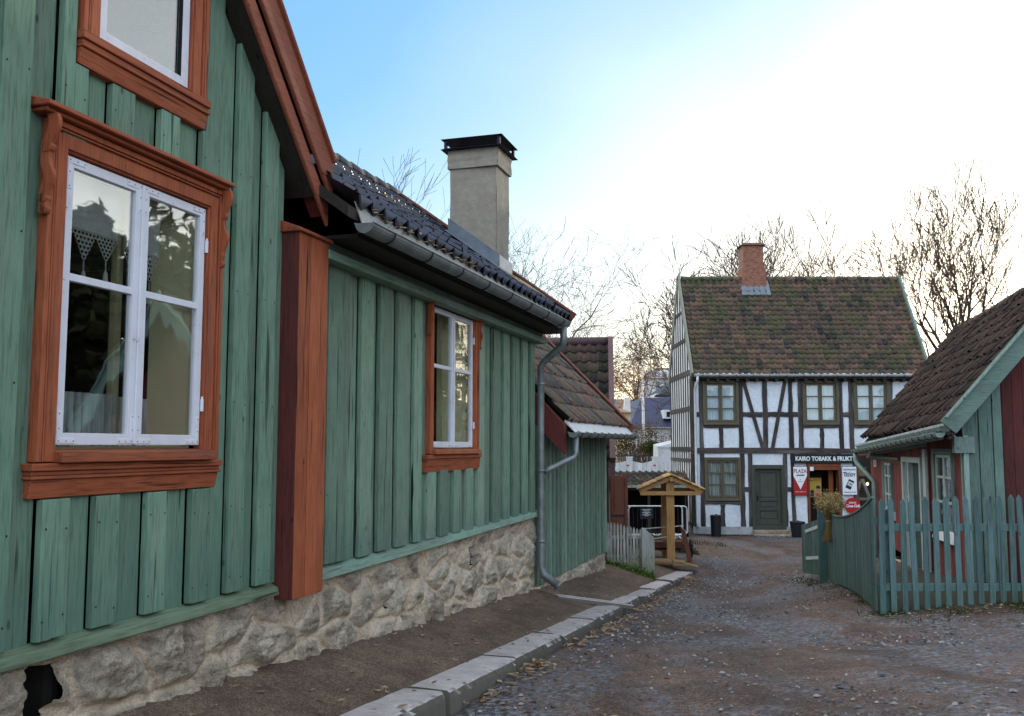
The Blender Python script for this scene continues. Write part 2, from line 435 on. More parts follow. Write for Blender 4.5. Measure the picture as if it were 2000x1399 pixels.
def frame_boxes(mb, o0, o1, s0, s1, z0, z1, w, wb=None, t=.5, top=None):
    wb = w if wb is None else wb; wt = w if top is None else top
    mb.box(o0,o1,s0,s0+w,z0,z1,t); mb.box(o0,o1,s1-w,s1,z0,z1,t)
    mb.box(o0,o1,s0+w,s1-w,z0,z0+wb,t); mb.box(o0,o1,s0+w,s1-w,z1-wt,z1,t)

def casement(win, mp, s0, s1, z0, z1, bars, out, mat, glass, w=.055, th=.04, plates=True, mull=0):
    """one casement: sash (with its corner plates) and panes"""
    mb = MB(mp)
    mb.box(out-th,out,s0,s0+w,z0,z1,.55); mb.box(out-th,out,s1-w,s1,z0,z1,.45)
    mb.box(out-th,out-.001,s0+w,s1-w,z0,z0+w*1.15,.4); mb.box(out-th,out-.001,s0+w,s1-w,z1-w,z1,.6)
    zs = [z0+w*1.15] + [z for z in bars] + [z1-w]
    for z in bars: mb.box(out-th,out-.004,s0+w,s1-w,z-.02,z+.02,.5)
    if plates:
        L = .13; q = .028
        for (sc, ds) in ((s0+.008,1),(s1-.008,-1)):
            for (zc, dz) in ((z0+.008,1),(z1-.008,-1)):
                a, b = sorted((sc, sc+ds*L)); c, d = sorted((zc, zc+dz*q)); mb.box(out-.002,out+.0035,a,b,c,d,.75)
                a, b = sorted((sc, sc+ds*q)); c, d = sorted((zc+dz*q, zc+dz*(L+.04))); mb.box(out-.002,out+.0036,a,b,c,d,.75)
    nf = len(mb.f)
    if plates:
        nb = mb; L = .13
        for (sc, ds) in ((s0+.02,1),(s1-.02,-1)):
            for (zc, dz) in ((z0+.02,1),(z1-.02,-1)):
                for (u, v) in ((0,0),(L*.42,0),(L*.82,0),(0,L*.5),(0,L*1.1)):
                    nb.tube([(out+.0025, sc+ds*u, zc+dz*v),(out+.006, sc+ds*u, zc+dz*v)], .0045, 6)
    sash = mb.build('sash', mat, win, bevel=.003)
    if plates:
        sash.data.materials.append(m_iron)
        for i in range(nf, len(sash.data.polygons)): sash.data.polygons[i].material_index = 1
    pb = MB(mp)
    zz = [z0+w*.9] + list(bars) + [z1-w*.7]
    o = out - th*.55
    pb.box(o-.002, o+.002, s0+w*.8, s1-w*.8, zz[0], zz[-1], .5)
    pb.build('pane', glass, win)
    return sash

def text_mesh(name, s, size, mat, parent, loc, rot=(R_(90),0,0), bold=.0, ext=.004, align='CENTER', sx=1., shear=0., space=1.):
    cu = bpy.data.curves.new('lettering', 'FONT'); cu.body = s; cu.size = size; cu.align_x = align; cu.align_y = 'CENTER'
    cu.extrude = ext; cu.offset = bold; cu.shear = shear; cu.space_character = space; cu.resolution_u = 3
    tmp = bpy.data.objects.new('lettering', cu); COL.objects.link(tmp)
    dg = bpy.context.evaluated_depsgraph_get()
    me = bpy.data.meshes.new_from_object(tmp.evaluated_get(dg))
    bpy.data.objects.remove(tmp); bpy.data.curves.remove(cu)
    me.materials.clear(); me.materials.append(mat)
    o = bpy.data.objects.new(name, me); COL.objects.link(o)
    o.parent = parent; o.location = Vector(loc) - (BASE[parent] if parent in BASE else Vector((0,0,0)))
    o.rotation_euler = rot; o.scale = (sx, 1, 1)
    return o

def gutter(root, mp, o, s0, s1, z0, z1, r=.075, step=.72, mat=None, cap0=True):
    """half-round gutter from s0 to s1 at distance o from the wall; brackets are sub-parts"""
    mb = MB(mp); K = 10; n = 24
    def ring(s, z, rr): return [(o + rr*math.cos(math.pi + math.pi*k/K), s, z + rr*math.sin(math.pi + math.pi*k/K)) for k in range(K+1)]
    prev = None
    for j in range(n+1):
        f = j/n; z = z0+(z1-z0)*f; s = s0+(s1-s0)*f
        a = mb.add(ring(s, z, r)); b = mb.add(ring(s, z, r-.004))
        if prev:
            for k in range(K):
                mb.face((prev[0]+k, prev[0]+k+1, a+k+1, a+k)); mb.face((prev[1]+k, prev[1]+k+1, b+k+1, b+k))
        prev = (a, b)
    for f, s in ((0, s0), (1, s1)):
        z = z0+(z1-z0)*f; mb.poly(ring(s, z, r))
    for sg in (-1, 1):
        mb.tube([(o+sg*r, s0, z0), (o+sg*r, s1, z1)], .008, 6)
    g = mb.build('gutter', mat or m_zinc, root, smooth=False)
    k = int((s1-s0)/step)
    for i in range(k):
        s = s0 + (i+.5)*(s1-s0)/k; z = z0 + (z1-z0)*(s-s0)/(s1-s0)
        bb = MB(mp)
        bb.tube([(o + (r+.006)*math.cos(math.pi + math.pi*q/8), s, z + (r+.006)*math.sin(math.pi + math.pi*q/8)) for q in range(9)], .0075, 5)
        bb.tube([(o+r, s, z), (o-r-.05, s+.02, z+.05)], .007, 5)
        bb.build('gutter_bracket', m_iron, g)
    return g

def rubble(mb, mp_s0, s1, zt, zb, out, holes=(), seed=0, sc=2.7, n=(180,40), depth=.07):
    s0 = mp_s0
    def stone(s, z):
        p = Vector((s*sc*.62 + noise.noise((s*2.3, z*2.3, seed))*.35, z*sc*1.1 + noise.noise((s*2.3, z*2.3, seed+9))*.25, seed))
        d, _ = noise.voronoi(p)
        e = min(1, max(0, (d[1]-d[0])*2.6 - .12 + .22*noise.noise((s*6, z*6, seed+2))))
        return e, d
    def fn(u, v):
        s = s0+(s1-s0)*u; lo = zb(s); hi = zt(s); z = lo+(hi-lo)*v
        e, d = stone(s, z)
        o = out + depth*(min(1, e*1.5)**.6 - .62) + .03*noise.fractal((s*3.1, z*3.6, seed+3.), .9, 2.1, 3) + .030*noise.fractal((s*9, z*10, seed+6.), .7, 2.2, 5)*e + .05*e*noise.noise((s*1.9, z*2.1, seed+31))
        pit = noise.noise((s*4.3, z*4.7, seed+21))
        if pit > .38: o -= (pit-.38)*.42
        if v > .97: o -= .05
        o = o*min(1, .25+v*5) + .02*(1-min(1, v*5))
        for (hs, hz, ws, hz2) in holes:
            ds = abs(s-hs)/ws + .16*noise.noise((s*9, z*9, 4)); dz = abs(z-hz)/hz2 + .16*noise.noise((s*9, z*9, 7))
            if max(ds, dz) < 1: o -= .06*min(1, (1-max(ds,dz))*4)
        return (o, s, z)
    def tf(u, v):
        s = s0+(s1-s0)*u; z = zb(s)+(zt(s)-zb(s))*v
        return stone(s, z)[0]
    f0 = len(mb.f)
    mb.grid(n[0], n[1], fn, tf=tf)
    if holes:
        keep = []
        for f in mb.f[f0:]:
            cs = sum(mb.v[i][1] for i in f)/4; cz = sum(mb.v[i][2] for i in f)/4
            if not any(max(abs(cs-h[0])/h[2] + .06*noise.noise((cs*7, cz*7, 4)), abs(cz-h[1])/h[3] + .06*noise.noise((cs*7, cz*7, 7))) < .8 for h in holes): keep.append(f)
        mb.f = mb.f[:f0] + keep; mb.ft = mb.ft[:len(mb.f)]

# ------------------------------------------------------------------ ground
def Gw(a, s): p = G.w((a, s, 0)); return p.x, p.y
def wallbase(s): return -1.195 - .0626*s
def kerbtop(s): return -1.345 - .0705*s
ctrl = []
for s in (-4, 0, 4, 8, 12, 16, 20, 23): ctrl.append((*Gw(-2.6, s), kerbtop(s) - .115))
for (a, s, z) in ((0,-3,-1.42),(0,0,-1.5),(-.6,6,-1.93),(-.8,12,-2.31),(-.9,17,-2.62),(2,0,-1.5),(3,5,-1.78)): ctrl.append((*Gw(a,s), z))
for (a, s, z) in ((3.8,15.2,-1.98),(3.8,20,-2.3),(3.8,23,-2.5)):
    p = RF.w((a,s,0)); ctrl.append((p.x, p.y, z))
ctrl += [(5.03,12.9,-2.23),(8,12.9,-2.15),(12,12.9,-2.0),(5.66,17,-2.40),(5.88,19.2,-2.5),(2.8,5.3,-1.56),(4,8,-1.82),(6,9,-1.88),
 (3.86,23.4,-2.88),(2.6,20.5,-2.53),(5.6,22.5,-2.8),(6,26,-2.96),(9,28,-3.02),(6.2,32.5,-3.0),(10,32.5,-3.04),(14,32.5,-3.0),(4.3,28.5,-2.68),(4,31,-2.8),(0,25,-2.6),(-3,30,-2.6),
 (0,45,-2.6),(8,45,-2.4),(20,45,-2.1),(18,24,-2.3),(20,20,-2),(20,5,-1.6),(-20,5,-1.2),(-20,30,-2.2),(0,-15,-.7),(20,-15,-1.0)]
C_ = np.array(ctrl)
def _phi(r2): return np.where(r2 > 1e-12, r2*np.log(np.maximum(r2,1e-12))*.5, 0)
_n = len(C_)
_A = np.zeros((_n+3,_n+3)); _d2 = ((C_[:,None,:2]-C_[None,:,:2])**2).sum(-1)
_A[:_n,:_n] = _phi(_d2) + np.eye(_n)*.02; _A[:_n,_n] = 1; _A[:_n,_n+1:] = C_[:,:2]; _A[_n:,:_n] = _A[:_n,_n:].T
_w = np.linalg.solve(_A, np.concatenate([C_[:,2], np.zeros(3)]))
def ground_np(x, y):
    x = np.asarray(x, float); y = np.asarray(y, float); sh = x.shape; x = x.ravel(); y = y.ravel()
    d2 = (x[:,None]-C_[None,:,0])**2 + (y[:,None]-C_[None,:,1])**2
    z = _phi(d2) @ _w[:_n] + _w[_n] + _w[_n+1]*x + _w[_n+2]*y
    r = np.hypot(x, y-15); k = np.clip((r-32)/22, 0, 1); k = k*k*(3-2*k)
    far = -2.4 + np.clip((y-55)*.085, 0, 13)
    hr = np.clip((x-24-.10*np.abs(y-20))/22, 0, 1); far = far + 8.0*hr*hr*(3-2*hr)*np.clip((78-y)/15, .18, 1)
    return (z*(1-k) + far*k).reshape(sh)
def gz(x, y): return float(ground_np(np.array([x]), np.array([y]))[0])

def graded(lo, hi, d, far_lo, far_hi, g=1.16):
    v = list(np.arange(lo, hi+1e-6, d)); st = d; x = lo
    while x > far_lo: st *= g; x -= st; v.insert(0, x)
    st = d; x = v[-1]
    while x < far_hi: st *= g; x += st; v.append(x)
    return v
A_ = graded(-2.9, 3.6, .07, -420, 420)
S_ = [4.5]; st = .07
while S_[-1] < 34: S_.append(S_[-1] + max(.07, S_[-1]*.0095))
st = .3; x = S_[-1]
while x < 700: st *= 1.12; x += st; S_.append(x)
st = .1; x = 4.5
while x > -300: st *= 1.2; x -= st; S_.insert(0, x)
AA, SS = np.meshgrid(A_, S_)
XX = AA*G.c + SS*G.s; YY = -AA*G.s + SS*G.c
ZZ = ground_np(XX, YY)
def underpath(a, s):  # the street surface dips below the raised path
    return np.where((a < -2.62) & (s > -2.5) & (s < 22.6), -.3, 0.)
mbg = MB()
pts = []
near = (SS < 36) & (AA < 9) & (AA > -4) & (SS > 2)
for i in range(AA.shape[0]):
    for j in range(AA.shape[1]):
        x, y, z = XX[i,j], YY[i,j], ZZ[i,j] + (-.3 if (AA[i,j] < -2.62 and -2.5 < SS[i,j] < 22.6) else 0)
        if near[i,j]:
            z += .022*noise.noise((x*.9, y*.9, 0)) + .011*noise.fractal((x*3.3, y*3.3, 2), .8, 2.2, 4) + .004*noise.noise((x*23, y*23, 5))
        pts.append((x, y, z))
nn = mbg.add(pts); ns, na = AA.shape
for i in range(ns-1):
    for j in range(na-1):
        q = nn + i*na + j; mbg.face((q, q+1, q+na+1, q+na))
tag(mbg.build('ground', m_road, base=(0,0,0), smooth=True), kind='structure')

# raised gravel path between the houses and the kerb
mb = MB(); ns_, na_ = 260, 26
def pathz(a, s):
    f = (a+3.85)/(3.85-2.9); f = min(1, max(0, f))
    return wallbase(s)*(1-f) + (kerbtop(s)-.006)*f
def fpath(u, v):
    s = -2.4 + 25.0*v; a = -3.95 + 1.07*u
    x, y = Gw(a, s)
    z = pathz(a, s) + .012*noise.noise((x*1.3, y*1.3, 3)) + .006*noise.fractal((x*4, y*4, 1), .8, 2.2, 3) - (.012 if u > .97 else 0)
    return (a, s, z)
mb.grid(na_, ns_, fpath)
tag(mb.build('path', m_path, frame=G, smooth=True), kind='structure')
# ------------------------------------------------------------------ kerb stones
kb = [(3.3,4.95),(5.0,6.78),(6.84,8.57),(8.62,10.40),(10.46,12.05),(12.1,14.08),(14.48,15.8),(15.88,17.4),(17.48,19.6),(19.72,22.8)]
klab = ['granite kerb stone nearest the camera, mostly below the picture edge','large granite kerb stone cut by the bottom edge of the picture, dirt crumbs on top',
 'long pale granite kerb stone, second from the picture bottom, leaf heap at its foot','granite kerb stone third from the picture bottom, straight chipped edge above scattered leaves',
 'shorter granite kerb stone fourth from the picture bottom','granite kerb stone just on the near side of the drain channel','small granite kerb stone just beyond the drain channel',
 'dark-sided kerb stone second beyond the drain channel','dark-sided kerb stone third beyond the drain channel','long pale last kerb stone at the far end of the row by the wooden shelter']
for i, (a, b) in enumerate(kb):
    mb = MB(); sk = jit(.012); tl = jit(.012); dz = jit(.014) + (.03 if i == 9 else 0)
    da = jit(.022) if i < 6 else .05*((i-6)%2) - .04
    w0 = .34 if i < 7 else .40
    def top(s, aa): return kerbtop(s) + dz + tl*(aa+2.75)*2 + .004*noise.noise((s*5, aa*9, i))
    nS = max(6, int((b-a)/.06)); nA = 5
    rows = []
    for k in range(nS+1):
        s = a+.012 + (b-a-.024)*k/nS; r = []
        prof = [(-2.6-w0, -.22), (-2.6-w0, -.012), (-2.6-w0+.015, 0), (-2.6-w0*.5, 0), (-2.6-.02, 0), (-2.6-.003, -.016), (-2.6+.004, -.06), (-2.6+.014, -.30)]
        for q, (aa, zz) in enumerate(prof):
            e = .011*noise.noise((s*11, aa*5, q)) if 3 < q else .002*noise.noise((s*9, q, i))
            ch = max(0, noise.noise((s*7, 3.3, i+.5))-.18)*.07 if q in (4, 5) else 0
            r.append((aa + da + sk*(s-a) + e - ch, s + jit(.002), top(s, aa) + zz - ch*.6 + (e if q < 6 else 0)))
        rows.append(mb.add(r))
    t = rnd.random()
    for k in range(nS):
        for q in range(len(prof)-1): mb.face((rows[k]+q, rows[k]+q+1, rows[k+1]+q+1, rows[k+1]+q), t)
    mb.face([rows[0]+q for q in range(len(prof))], t); mb.face([rows[-1]+q for q in range(len(prof))][::-1], t)
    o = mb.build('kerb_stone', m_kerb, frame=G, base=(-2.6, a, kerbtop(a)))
    tag(o, klab[i], 'kerb stone', 'granite kerb stones along the raised path')

# drain channel across the path
mb = MB()
def dz_(a): return pathz(a, 13.75)
p0 = (-3.5, 13.45); p1 = (-2.55, 14.28)
dv = Vector((p1[0]-p0[0], p1[1]-p0[1], 0)).normalized(); sd = Vector((dv.y, -dv.x, 0))
for off, w, zz in ((-.11,.04,-.022),(.11,.04,-.022)):
    q0 = Vector((p0[0],p0[1],pathz(*p0)+zz)) + sd*off; q1 = Vector((p1[0],p1[1],kerbtop(p1[1])+zz)) + sd*off
    mb.beam(q0, q1, w, .07, t=.8)
mb.beam(Vector((*p0, pathz(*p0)-.04)), Vector((*p1, kerbtop(p1[1])-.045)), .19, .04, t=.1)
tag(mb.build('drain_channel', m_kerb, frame=G, base=(-3.5,13.45,pathz(*p0)), bevel=.01), 'narrow grey stone drain channel crossing the gravel path below the downpipe', 'drain channel')

# ------------------------------------------------------------------ near green house (gable to the street)
wp = -3.75
def mpG(o, s, z): return (wp+o, s, z)
H1 = thing('gabled_wooden_house', G, (wp, 2.0, -1.4), 'large green board-clad house with red-brown trim, gable to the street, nearest left', 'house')
ridge_s = 2.0
def gab(s): return 2.12 + 1.07*(6.29 - s) if s > ridge_s else 2.12 + 1.07*(6.29 - ridge_s) - 1.07*(ridge_s - s)
win1 = (4.0, 5.3, -.02, 1.58); attic = (4.2, 5.06, 2.24, 3.75)
holes1 = [win1, attic]
mb = MB(mpG)
ov = [(3.95,4.14),(4.34,4.53),(4.77,4.95),(5.19,5.39),(5.60,5.78),(5.95,6.13)]
s = 3.56
while s > -2.4: ov.insert(0, (s, s+.19)); s -= .405
und = []
for i in range(len(ov)):
    a0 = ov[i][1]-.03; a1 = (ov[i+1][0]-.014) if i+1 < len(ov) else 6.28
    und.append((a0, a1, 0, rnd.uniform(.2,.8)))
    und.append((ov[i][0]+.05, ov[i][1]-.02, -.004, .4))
boards(mb, und, -1.0, gab, holes1, .02)
ovb = [(a, b, .044+jit(.004), rnd.uniform(.3,.9)) for a, b in ov]
boards(mb, ovb, -.985, gab, [(3.83,5.47,-.272,1.60),(4.04,5.22,2.065,3.75)], .046)
wb = mb.build('wall_boards', m_green, H1, bevel=.004)
nails(wb, [(o+.0012, s, z+jit(.02)) for a, b, o, t in ovb for z in (-.88,-.42,.3,1.05,1.9) for s in (a+.025, b-.025) if not (3.8 < (a+b)/2 < 5.5 and -.28 < z < 1.85)], mpG)
# plain side and back walls, room
mb = MB(mpG)
g0 = 1.52
mb.poly([(0,6.27,-1.1),(-7,6.27,-1.1),(-7,6.27,g0-.1),(0,6.27,g0-.1)]); mb.poly([(0,-2.2,-1.1),(-7,-2.2,-1.1),(-7,-2.2,g0-.1),(0,-2.2,g0-.1)])
mb.poly([(-7,-2.2,-1.1),(-7,6.27,-1.1),(-7,6.27,g0-.1),(-7,ridge_s,gab(ridge_s)),(-7,-2.2,g0-.1)])
mb.build('rear_walls', m_green, H1)
mb = MB(mpG)
mb.hexa([(-.5,2.5,-.9),(-.13,2.5,-.9),(-.13,6.15,-.9),(-.5,6.15,-.9),(-.5,2.5,-.85),(-.13,2.5,-.85),(-.13,6.15,-.85),(-.5,6.15,-.85)])
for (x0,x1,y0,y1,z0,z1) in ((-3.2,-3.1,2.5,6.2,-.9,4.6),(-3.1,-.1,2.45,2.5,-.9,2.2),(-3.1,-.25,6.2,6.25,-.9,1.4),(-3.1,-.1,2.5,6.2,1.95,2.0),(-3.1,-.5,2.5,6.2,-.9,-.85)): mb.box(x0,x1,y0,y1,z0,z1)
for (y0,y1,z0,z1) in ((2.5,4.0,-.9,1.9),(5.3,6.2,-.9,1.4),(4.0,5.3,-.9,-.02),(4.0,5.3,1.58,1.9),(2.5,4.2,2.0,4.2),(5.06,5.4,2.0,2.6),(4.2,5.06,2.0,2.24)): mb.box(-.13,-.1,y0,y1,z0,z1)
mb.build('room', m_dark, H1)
mb = MB(mpG)
n_ = 40
mb.hexa([(-.02,-2.45,-1.075),(.075,-2.45,-1.075),(.075,6.22,-1.075),(-.02,6.22,-1.075),(-.02,-2.45,-.985),(.06,-2.45,-1.02),(.06,6.22,-1.02),(-.02,6.22,-.985)], .4)
mb.build('drip_board', m_greensill, H1, bevel=.006)
mb = MB(mpG)
rubble(mb, 3.0, 6.90, lambda s: -1.02, lambda s: wallbase(s)-.18, 0, holes=((4.08,-1.27,.14,.17),(5.9,-1.3,.035,.02)), seed=1, n=(300,84), depth=.06)
f1 = mb.build('foundation', m_stone, H1, smooth=True)
mb = MB(mpG); mb.box(-.55,-.16,3.80,3.90,-1.6,-1.03,.6); mb.box(-.55,-.16,4.26,4.36,-1.6,-1.03,.6); mb.box(-.55,-.16,3.90,4.26,-1.6,-1.5,.6); mb.build('vent_lining', plain('vent_shade', (.035,.03,.025), .9), f1, bevel=.03)  # lining coloured near-black, so the shade inside the vent is painted
mb = MB(mpG); mb.box(-1.3,-1.25,2.4,6.9,-1.9,-.9); mb.box(-1.3,-.15,2.4,2.45,-1.9,-.9); mb.box(-1.3,-.15,6.9,6.95,-1.9,-.9); mb.box(-1.3,-.12,2.4,6.9,-1.02,-.98); mb.box(-1.3,-.12,2.4,6.9,-1.95,-1.9); mb.build('crawl_space', m_dark, H1)
# roof, verge boards
mb = MB(mpG); RT = .30
def slope_pt(d, o, dz=0):   # d: distance in s from the eave end (s=6.42) up the right slope
    return (o, 6.44-d, 1.92+1.07*d+dz)
L = 6.44-ridge_s
for (o0, o1) in ((.18, -7.4),):
    mb.hexa([(o1,6.44,1.93),(o0,6.44,1.93),(o0,ridge_s,1.93+1.07*L),(o1,ridge_s,1.93+1.07*L),(o1,6.44,2.07),(o0,6.44,2.07),(o0,ridge_s,2.07+1.07*L),(o1,ridge_s,2.07+1.07*L)])
    mb.hexa([(o1,2*ridge_s-6.44,1.93),(o0,2*ridge_s-6.44,1.93),(o0,ridge_s,1.93+1.07*L),(o1,ridge_s,1.93+1.07*L),(o1,2*ridge_s-6.44,2.07),(o0,2*ridge_s-6.44,2.07),(o0,ridge_s,2.07+1.07*L),(o1,ridge_s,2.07+1.07*L)])
mb.build('roof_deck', m_darkwood, H1)
cs = 1/math.sqrt(1+1.07**2)
mb = MB()
upv = (0,-cs,1.07*cs); nv = (0,1.07*cs,cs)
pantile(mb, (wp+.20, 6.50, 2.28), (-1,0,0), upv, nv, 34, 19, .22, .33)
mb.build('roof', m_tile_dark, H1, smooth=True)
def verge(name, o0, o1, lo, hi, mat, bev=.008):
    """sloping board following the verge: lo and hi are heights above the line z = 1.43 + 1.1*(6.62-s)"""
    mb = MB(mpG)
    for sg in (1, -1):
        f = lambda s: ridge_s + (s-ridge_s)*sg
        e = 6.62; k = 1.07; b0 = 1.43
        mb.hexa([(o0,f(e),b0+lo),(o1,f(e),b0+lo),(o1,f(ridge_s),b0+lo+k*(e-ridge_s)),(o0,f(ridge_s),b0+lo+k*(e-ridge_s)),
                 (o0,f(e),b0+hi),(o1,f(e),b0+hi),(o1,f(ridge_s),b0+hi+k*(e-ridge_s)),(o0,f(ridge_s),b0+hi+k*(e-ridge_s))], .5+jit(.2))
    return mb.build(name, mat, H1, bevel=bev)
m_verge = painted_wood('verge_paint', (.30,.088,.048), (.38,.118,.066), axis=1, wear=(.22,.085,.06), wear_lo=.62, crack=.3)
VO = .20
verge('barge_moulding', VO-.035, VO, .30, .47, m_verge)
verge('barge_board', VO, VO+.035, .50, .80, m_verge)
verge('verge_cap', VO-.02, VO+.065, .802, .84, m_verge)
verge('soffit', .035, VO-.037, .38, .41, m_reddark)

# corner post
cp = MB(mpG)
cp.box(-.02,.15,6.28,6.72,-1.12,1.62,.55)
post = cp.build('corner_board', m_red, H1, bevel=.008)
mb = MB(mpG); mb.box(-.02,.15,6.262,6.279,-1.12,1.62,.3); mb.build('shaded_side', m_reddark, H1, bevel=.004)  # left face of the post: its shade is put into the darker red
mb = MB(mpG); mb.box(.1505,.154,6.263,6.43,-1.115,1.615,.35); mb.box(.1505,.156,6.437,6.60,-1.118,1.618,.7); mb.box(.1505,.153,6.606,6.718,-1.112,1.612,.5)
mb.build('facing_board', m_red, post, bevel=.003)
mb = MB(mpG); mb.hexa([(-.02,6.235,1.62),(.185,6.235,1.62),(.185,6.745,1.62),(-.02,6.745,1.62),(-.02,6.235,1.72),(.18,6.235,1.645),(.18,6.745,1.645),(-.02,6.745,1.72)], .4)
mb.build('corner_cap', m_redh, H1, bevel=.006)

def scroll_bracket(win, s, ztop, h, th=.028, reach=.13):
    """fretwork console under the cornice: outline in the (out, up) plane"""
    pts = []; N = 26
    outer = []; inner = []
    for i in range(N+1):
        f = i/N; z = ztop - h*f
        o = .066 + reach*(.80*math.exp(-((f-.10)/.20)**2) + .12 + .50*math.exp(-((f-.66)/.13)**2))
        wv = .045 - .012*f
        outer.append((max(.06, o), z)); inner.append((max(.03, o-wv-.02), z))
    pts = outer + inner[::-1]
    mb = MB(lambda o, s_, z: (wp+o, s_, z))
    n = N+1
    for i in range(N):
        mb.hexa([(inner[i+1][0],s,inner[i+1][1]),(outer[i+1][0],s,outer[i+1][1]),(outer[i+1][0],s+th,outer[i+1][1]),(inner[i+1][0],s+th,inner[i+1][1]),
                 (inner[i][0],s,inner[i][1]),(outer[i][0],s,outer[i][1]),(outer[i][0],s+th,outer[i][1]),(inner[i][0],s+th,inner[i][1])], .5)
    for q, r_ in ((9,.030),(N-3,.024)):
        e = outer[q]; mb.tube([(e[0]-.02, s-.005, e[1]), (e[0]-.02, s+th+.005, e[1])], r_, 12)
    e = outer[-1]
    mb.tube([(e[0]-.018, s-.004, e[1]), (e[0]-.018, s+th+.004, e[1])], .026, 12)
    return mb.build('scroll_bracket', m_red, win)

def casing(mp, root, s0, s1, z0, z1, w, o=.0, dz0=0, name='window', mat=None):
    """moulded window casing; s0..s1, z0..z1 is the clear opening"""
    mb = MB(mp)
    lays = ((w*.30, .062, .45), (w*.72, .046, .55), (w*.80, .055, .4), (w, .036, .5)) if w > .11 else ((w*.45, .055, .5), (w, .04, .5))
    # strips from outside in: each strip covers distance band from the outer edge
    edges = [0, w*.22, w*.27, w*.34, w*.42, w*.92, w]; hs = [.064, .05, .062, .046, .054, .04] if w > .11 else [.06,.05,.055,.05,.05,.035]
    S0, S1, Z1 = s0-w, s1+w, z1+w
    for k in range(6):
        a, b = edges[k], edges[k+1]; oo = o+hs[k]; t = .5+jit(.15)
        mb.box(o-.03,oo,S0+a,S0+b,z0-dz0,Z1-a,t); mb.box(o-.03,oo,S1-b,S1-a,z0-dz0,Z1-a,t)
        mb.box(o-.03,oo-.0006,S0+b,S1-b,Z1-b,Z1-a,t)
    return mb.build(name, mat or m_red, root, bevel=.003)

# big street window
bw = casing(mpG, H1, 4.02, 5.28, 0.0, 1.565, .145, dz0=.08)
mb = MB(mpG)
mb.box(-.02,.10,3.80,5.42,1.715,1.738,.4); mb.hexa([(-.02,3.78,1.7385),(.135,3.78,1.7385),(.135,5.44,1.7385),(-.02,5.44,1.7385),(-.02,3.78,1.80),(.13,3.78,1.765),(.13,5.44,1.765),(-.02,5.44,1.80)], .6)
mb.build('cornice', m_redh, bw, bevel=.005)
scroll_bracket(bw, 3.842, 1.712, .50, reach=.075); scroll_bracket(bw, 5.385, 1.712, .50, reach=.075)
mb = MB(mpG); mb.hexa([(-.02,4.0,-.085),(.115,4.0,-.085),(.115,5.33,-.085),(-.02,5.33,-.085),(-.02,4.0,-.012),(.105,4.0,-.028),(.105,5.33,-.028),(-.02,5.33,-.012)], .3)
mb.build('sill', m_redh, bw, bevel=.006)
mb = MB(mpG); mb.box(-.01,.075,3.84,5.46,-.125,-.087,.5); mb.box(-.01,.06,3.85,5.45,-.15,-.126,.35); mb.box(-.01,.07,3.845,5.455,-.168,-.151,.55); mb.hexa([(-.01,3.86,-.265),(.035,3.86,-.265),(.035,5.44,-.265),(-.01,5.44,-.265),(-.01,3.86,-.169),(.055,3.86,-.169),(.055,5.44,-.169),(-.01,5.44,-.169)], .6)
mb.build('apron_board', m_redh, bw, bevel=.004)
casement(bw, mpG, 4.035, 4.645, .008, 1.555, [.905], .022, m_white, m_glass)
casement(bw, mpG, 4.655, 5.268, .008, 1.555, [.905], .022, m_white, m_glass)
mb = MB(mpG); mb.box(.0225,.034,4.636,4.664,.012,1.55,.5); mb.build('meeting_strip', m_white, bw, bevel=.003)
for (s_, zz) in ((4.03,.26),(4.03,1.30),(5.272,.26),(5.272,1.30)):
    mb = MB(mpG); mb.tube([(.034,s_,zz-.035),(.034,s_,zz+.045)], .011, 8); mb.tube([(.034,s_,zz+.045),(.034,s_,zz+.06)], .007, 6); mb.build('hinge', m_white, bw)
# deep reveal and inner casing seen through the panes
mb = MB(mpG); mb.hexa([(-.22,5.05,-.02),(-.04,5.22,-.02),(-.03,5.24,-.02),(-.21,5.07,-.02),(-.22,5.05,1.58),(-.04,5.22,1.58),(-.03,5.24,1.58),(-.21,5.07,1.58)],.5); mb.box(-.2,-.19,4.66,4.76,0,1.56,.7); mb.box(-.42,-.035,3.98,4.02,-.02,1.58,.5); mb.box(-.42,-.035,4.02,5.19,-.04,0.0,.5)
mb.box(-.17,-.13,4.635,4.665,.0,1.55,.45); mb.box(-.13,-.12,4.665,5.0,1.45,1.56,.4)
mb.build('inner_reveal', m_beige, bw, bevel=.004)
# attic window (only its foot is in view)
aw = casing(mpG, H1, 4.215, 5.045, 2.26, 3.72, .145, dz0=.0)
mb = MB(mpG); mb.box(-.01,.085,4.05,5.21,2.21,2.258,.5); mb.box(-.01,.07,4.06,5.20,2.185,2.209,.35); mb.box(-.01,.08,4.055,5.205,2.165,2.184,.55); mb.hexa([(-.01,4.06,2.07),(.045,4.06,2.07),(.045,5.20,2.07),(-.01,5.20,2.07),(-.01,4.06,2.164),(.065,4.06,2.164),(.065,5.20,2.164),(-.01,5.20,2.164)], .6)
mb.build('apron_board', m_redh, aw, bevel=.004)
casement(aw, mpG, 4.222, 5.038, 2.268, 3.71, [3.1], .022, m_white, m_glass, plates=False, w=.07)
mb = MB(mpG); mb.box(.0,.02,4.955,4.968,2.33,3.65,.2); mb.build('pane_shadow_strip', m_dark, aw)

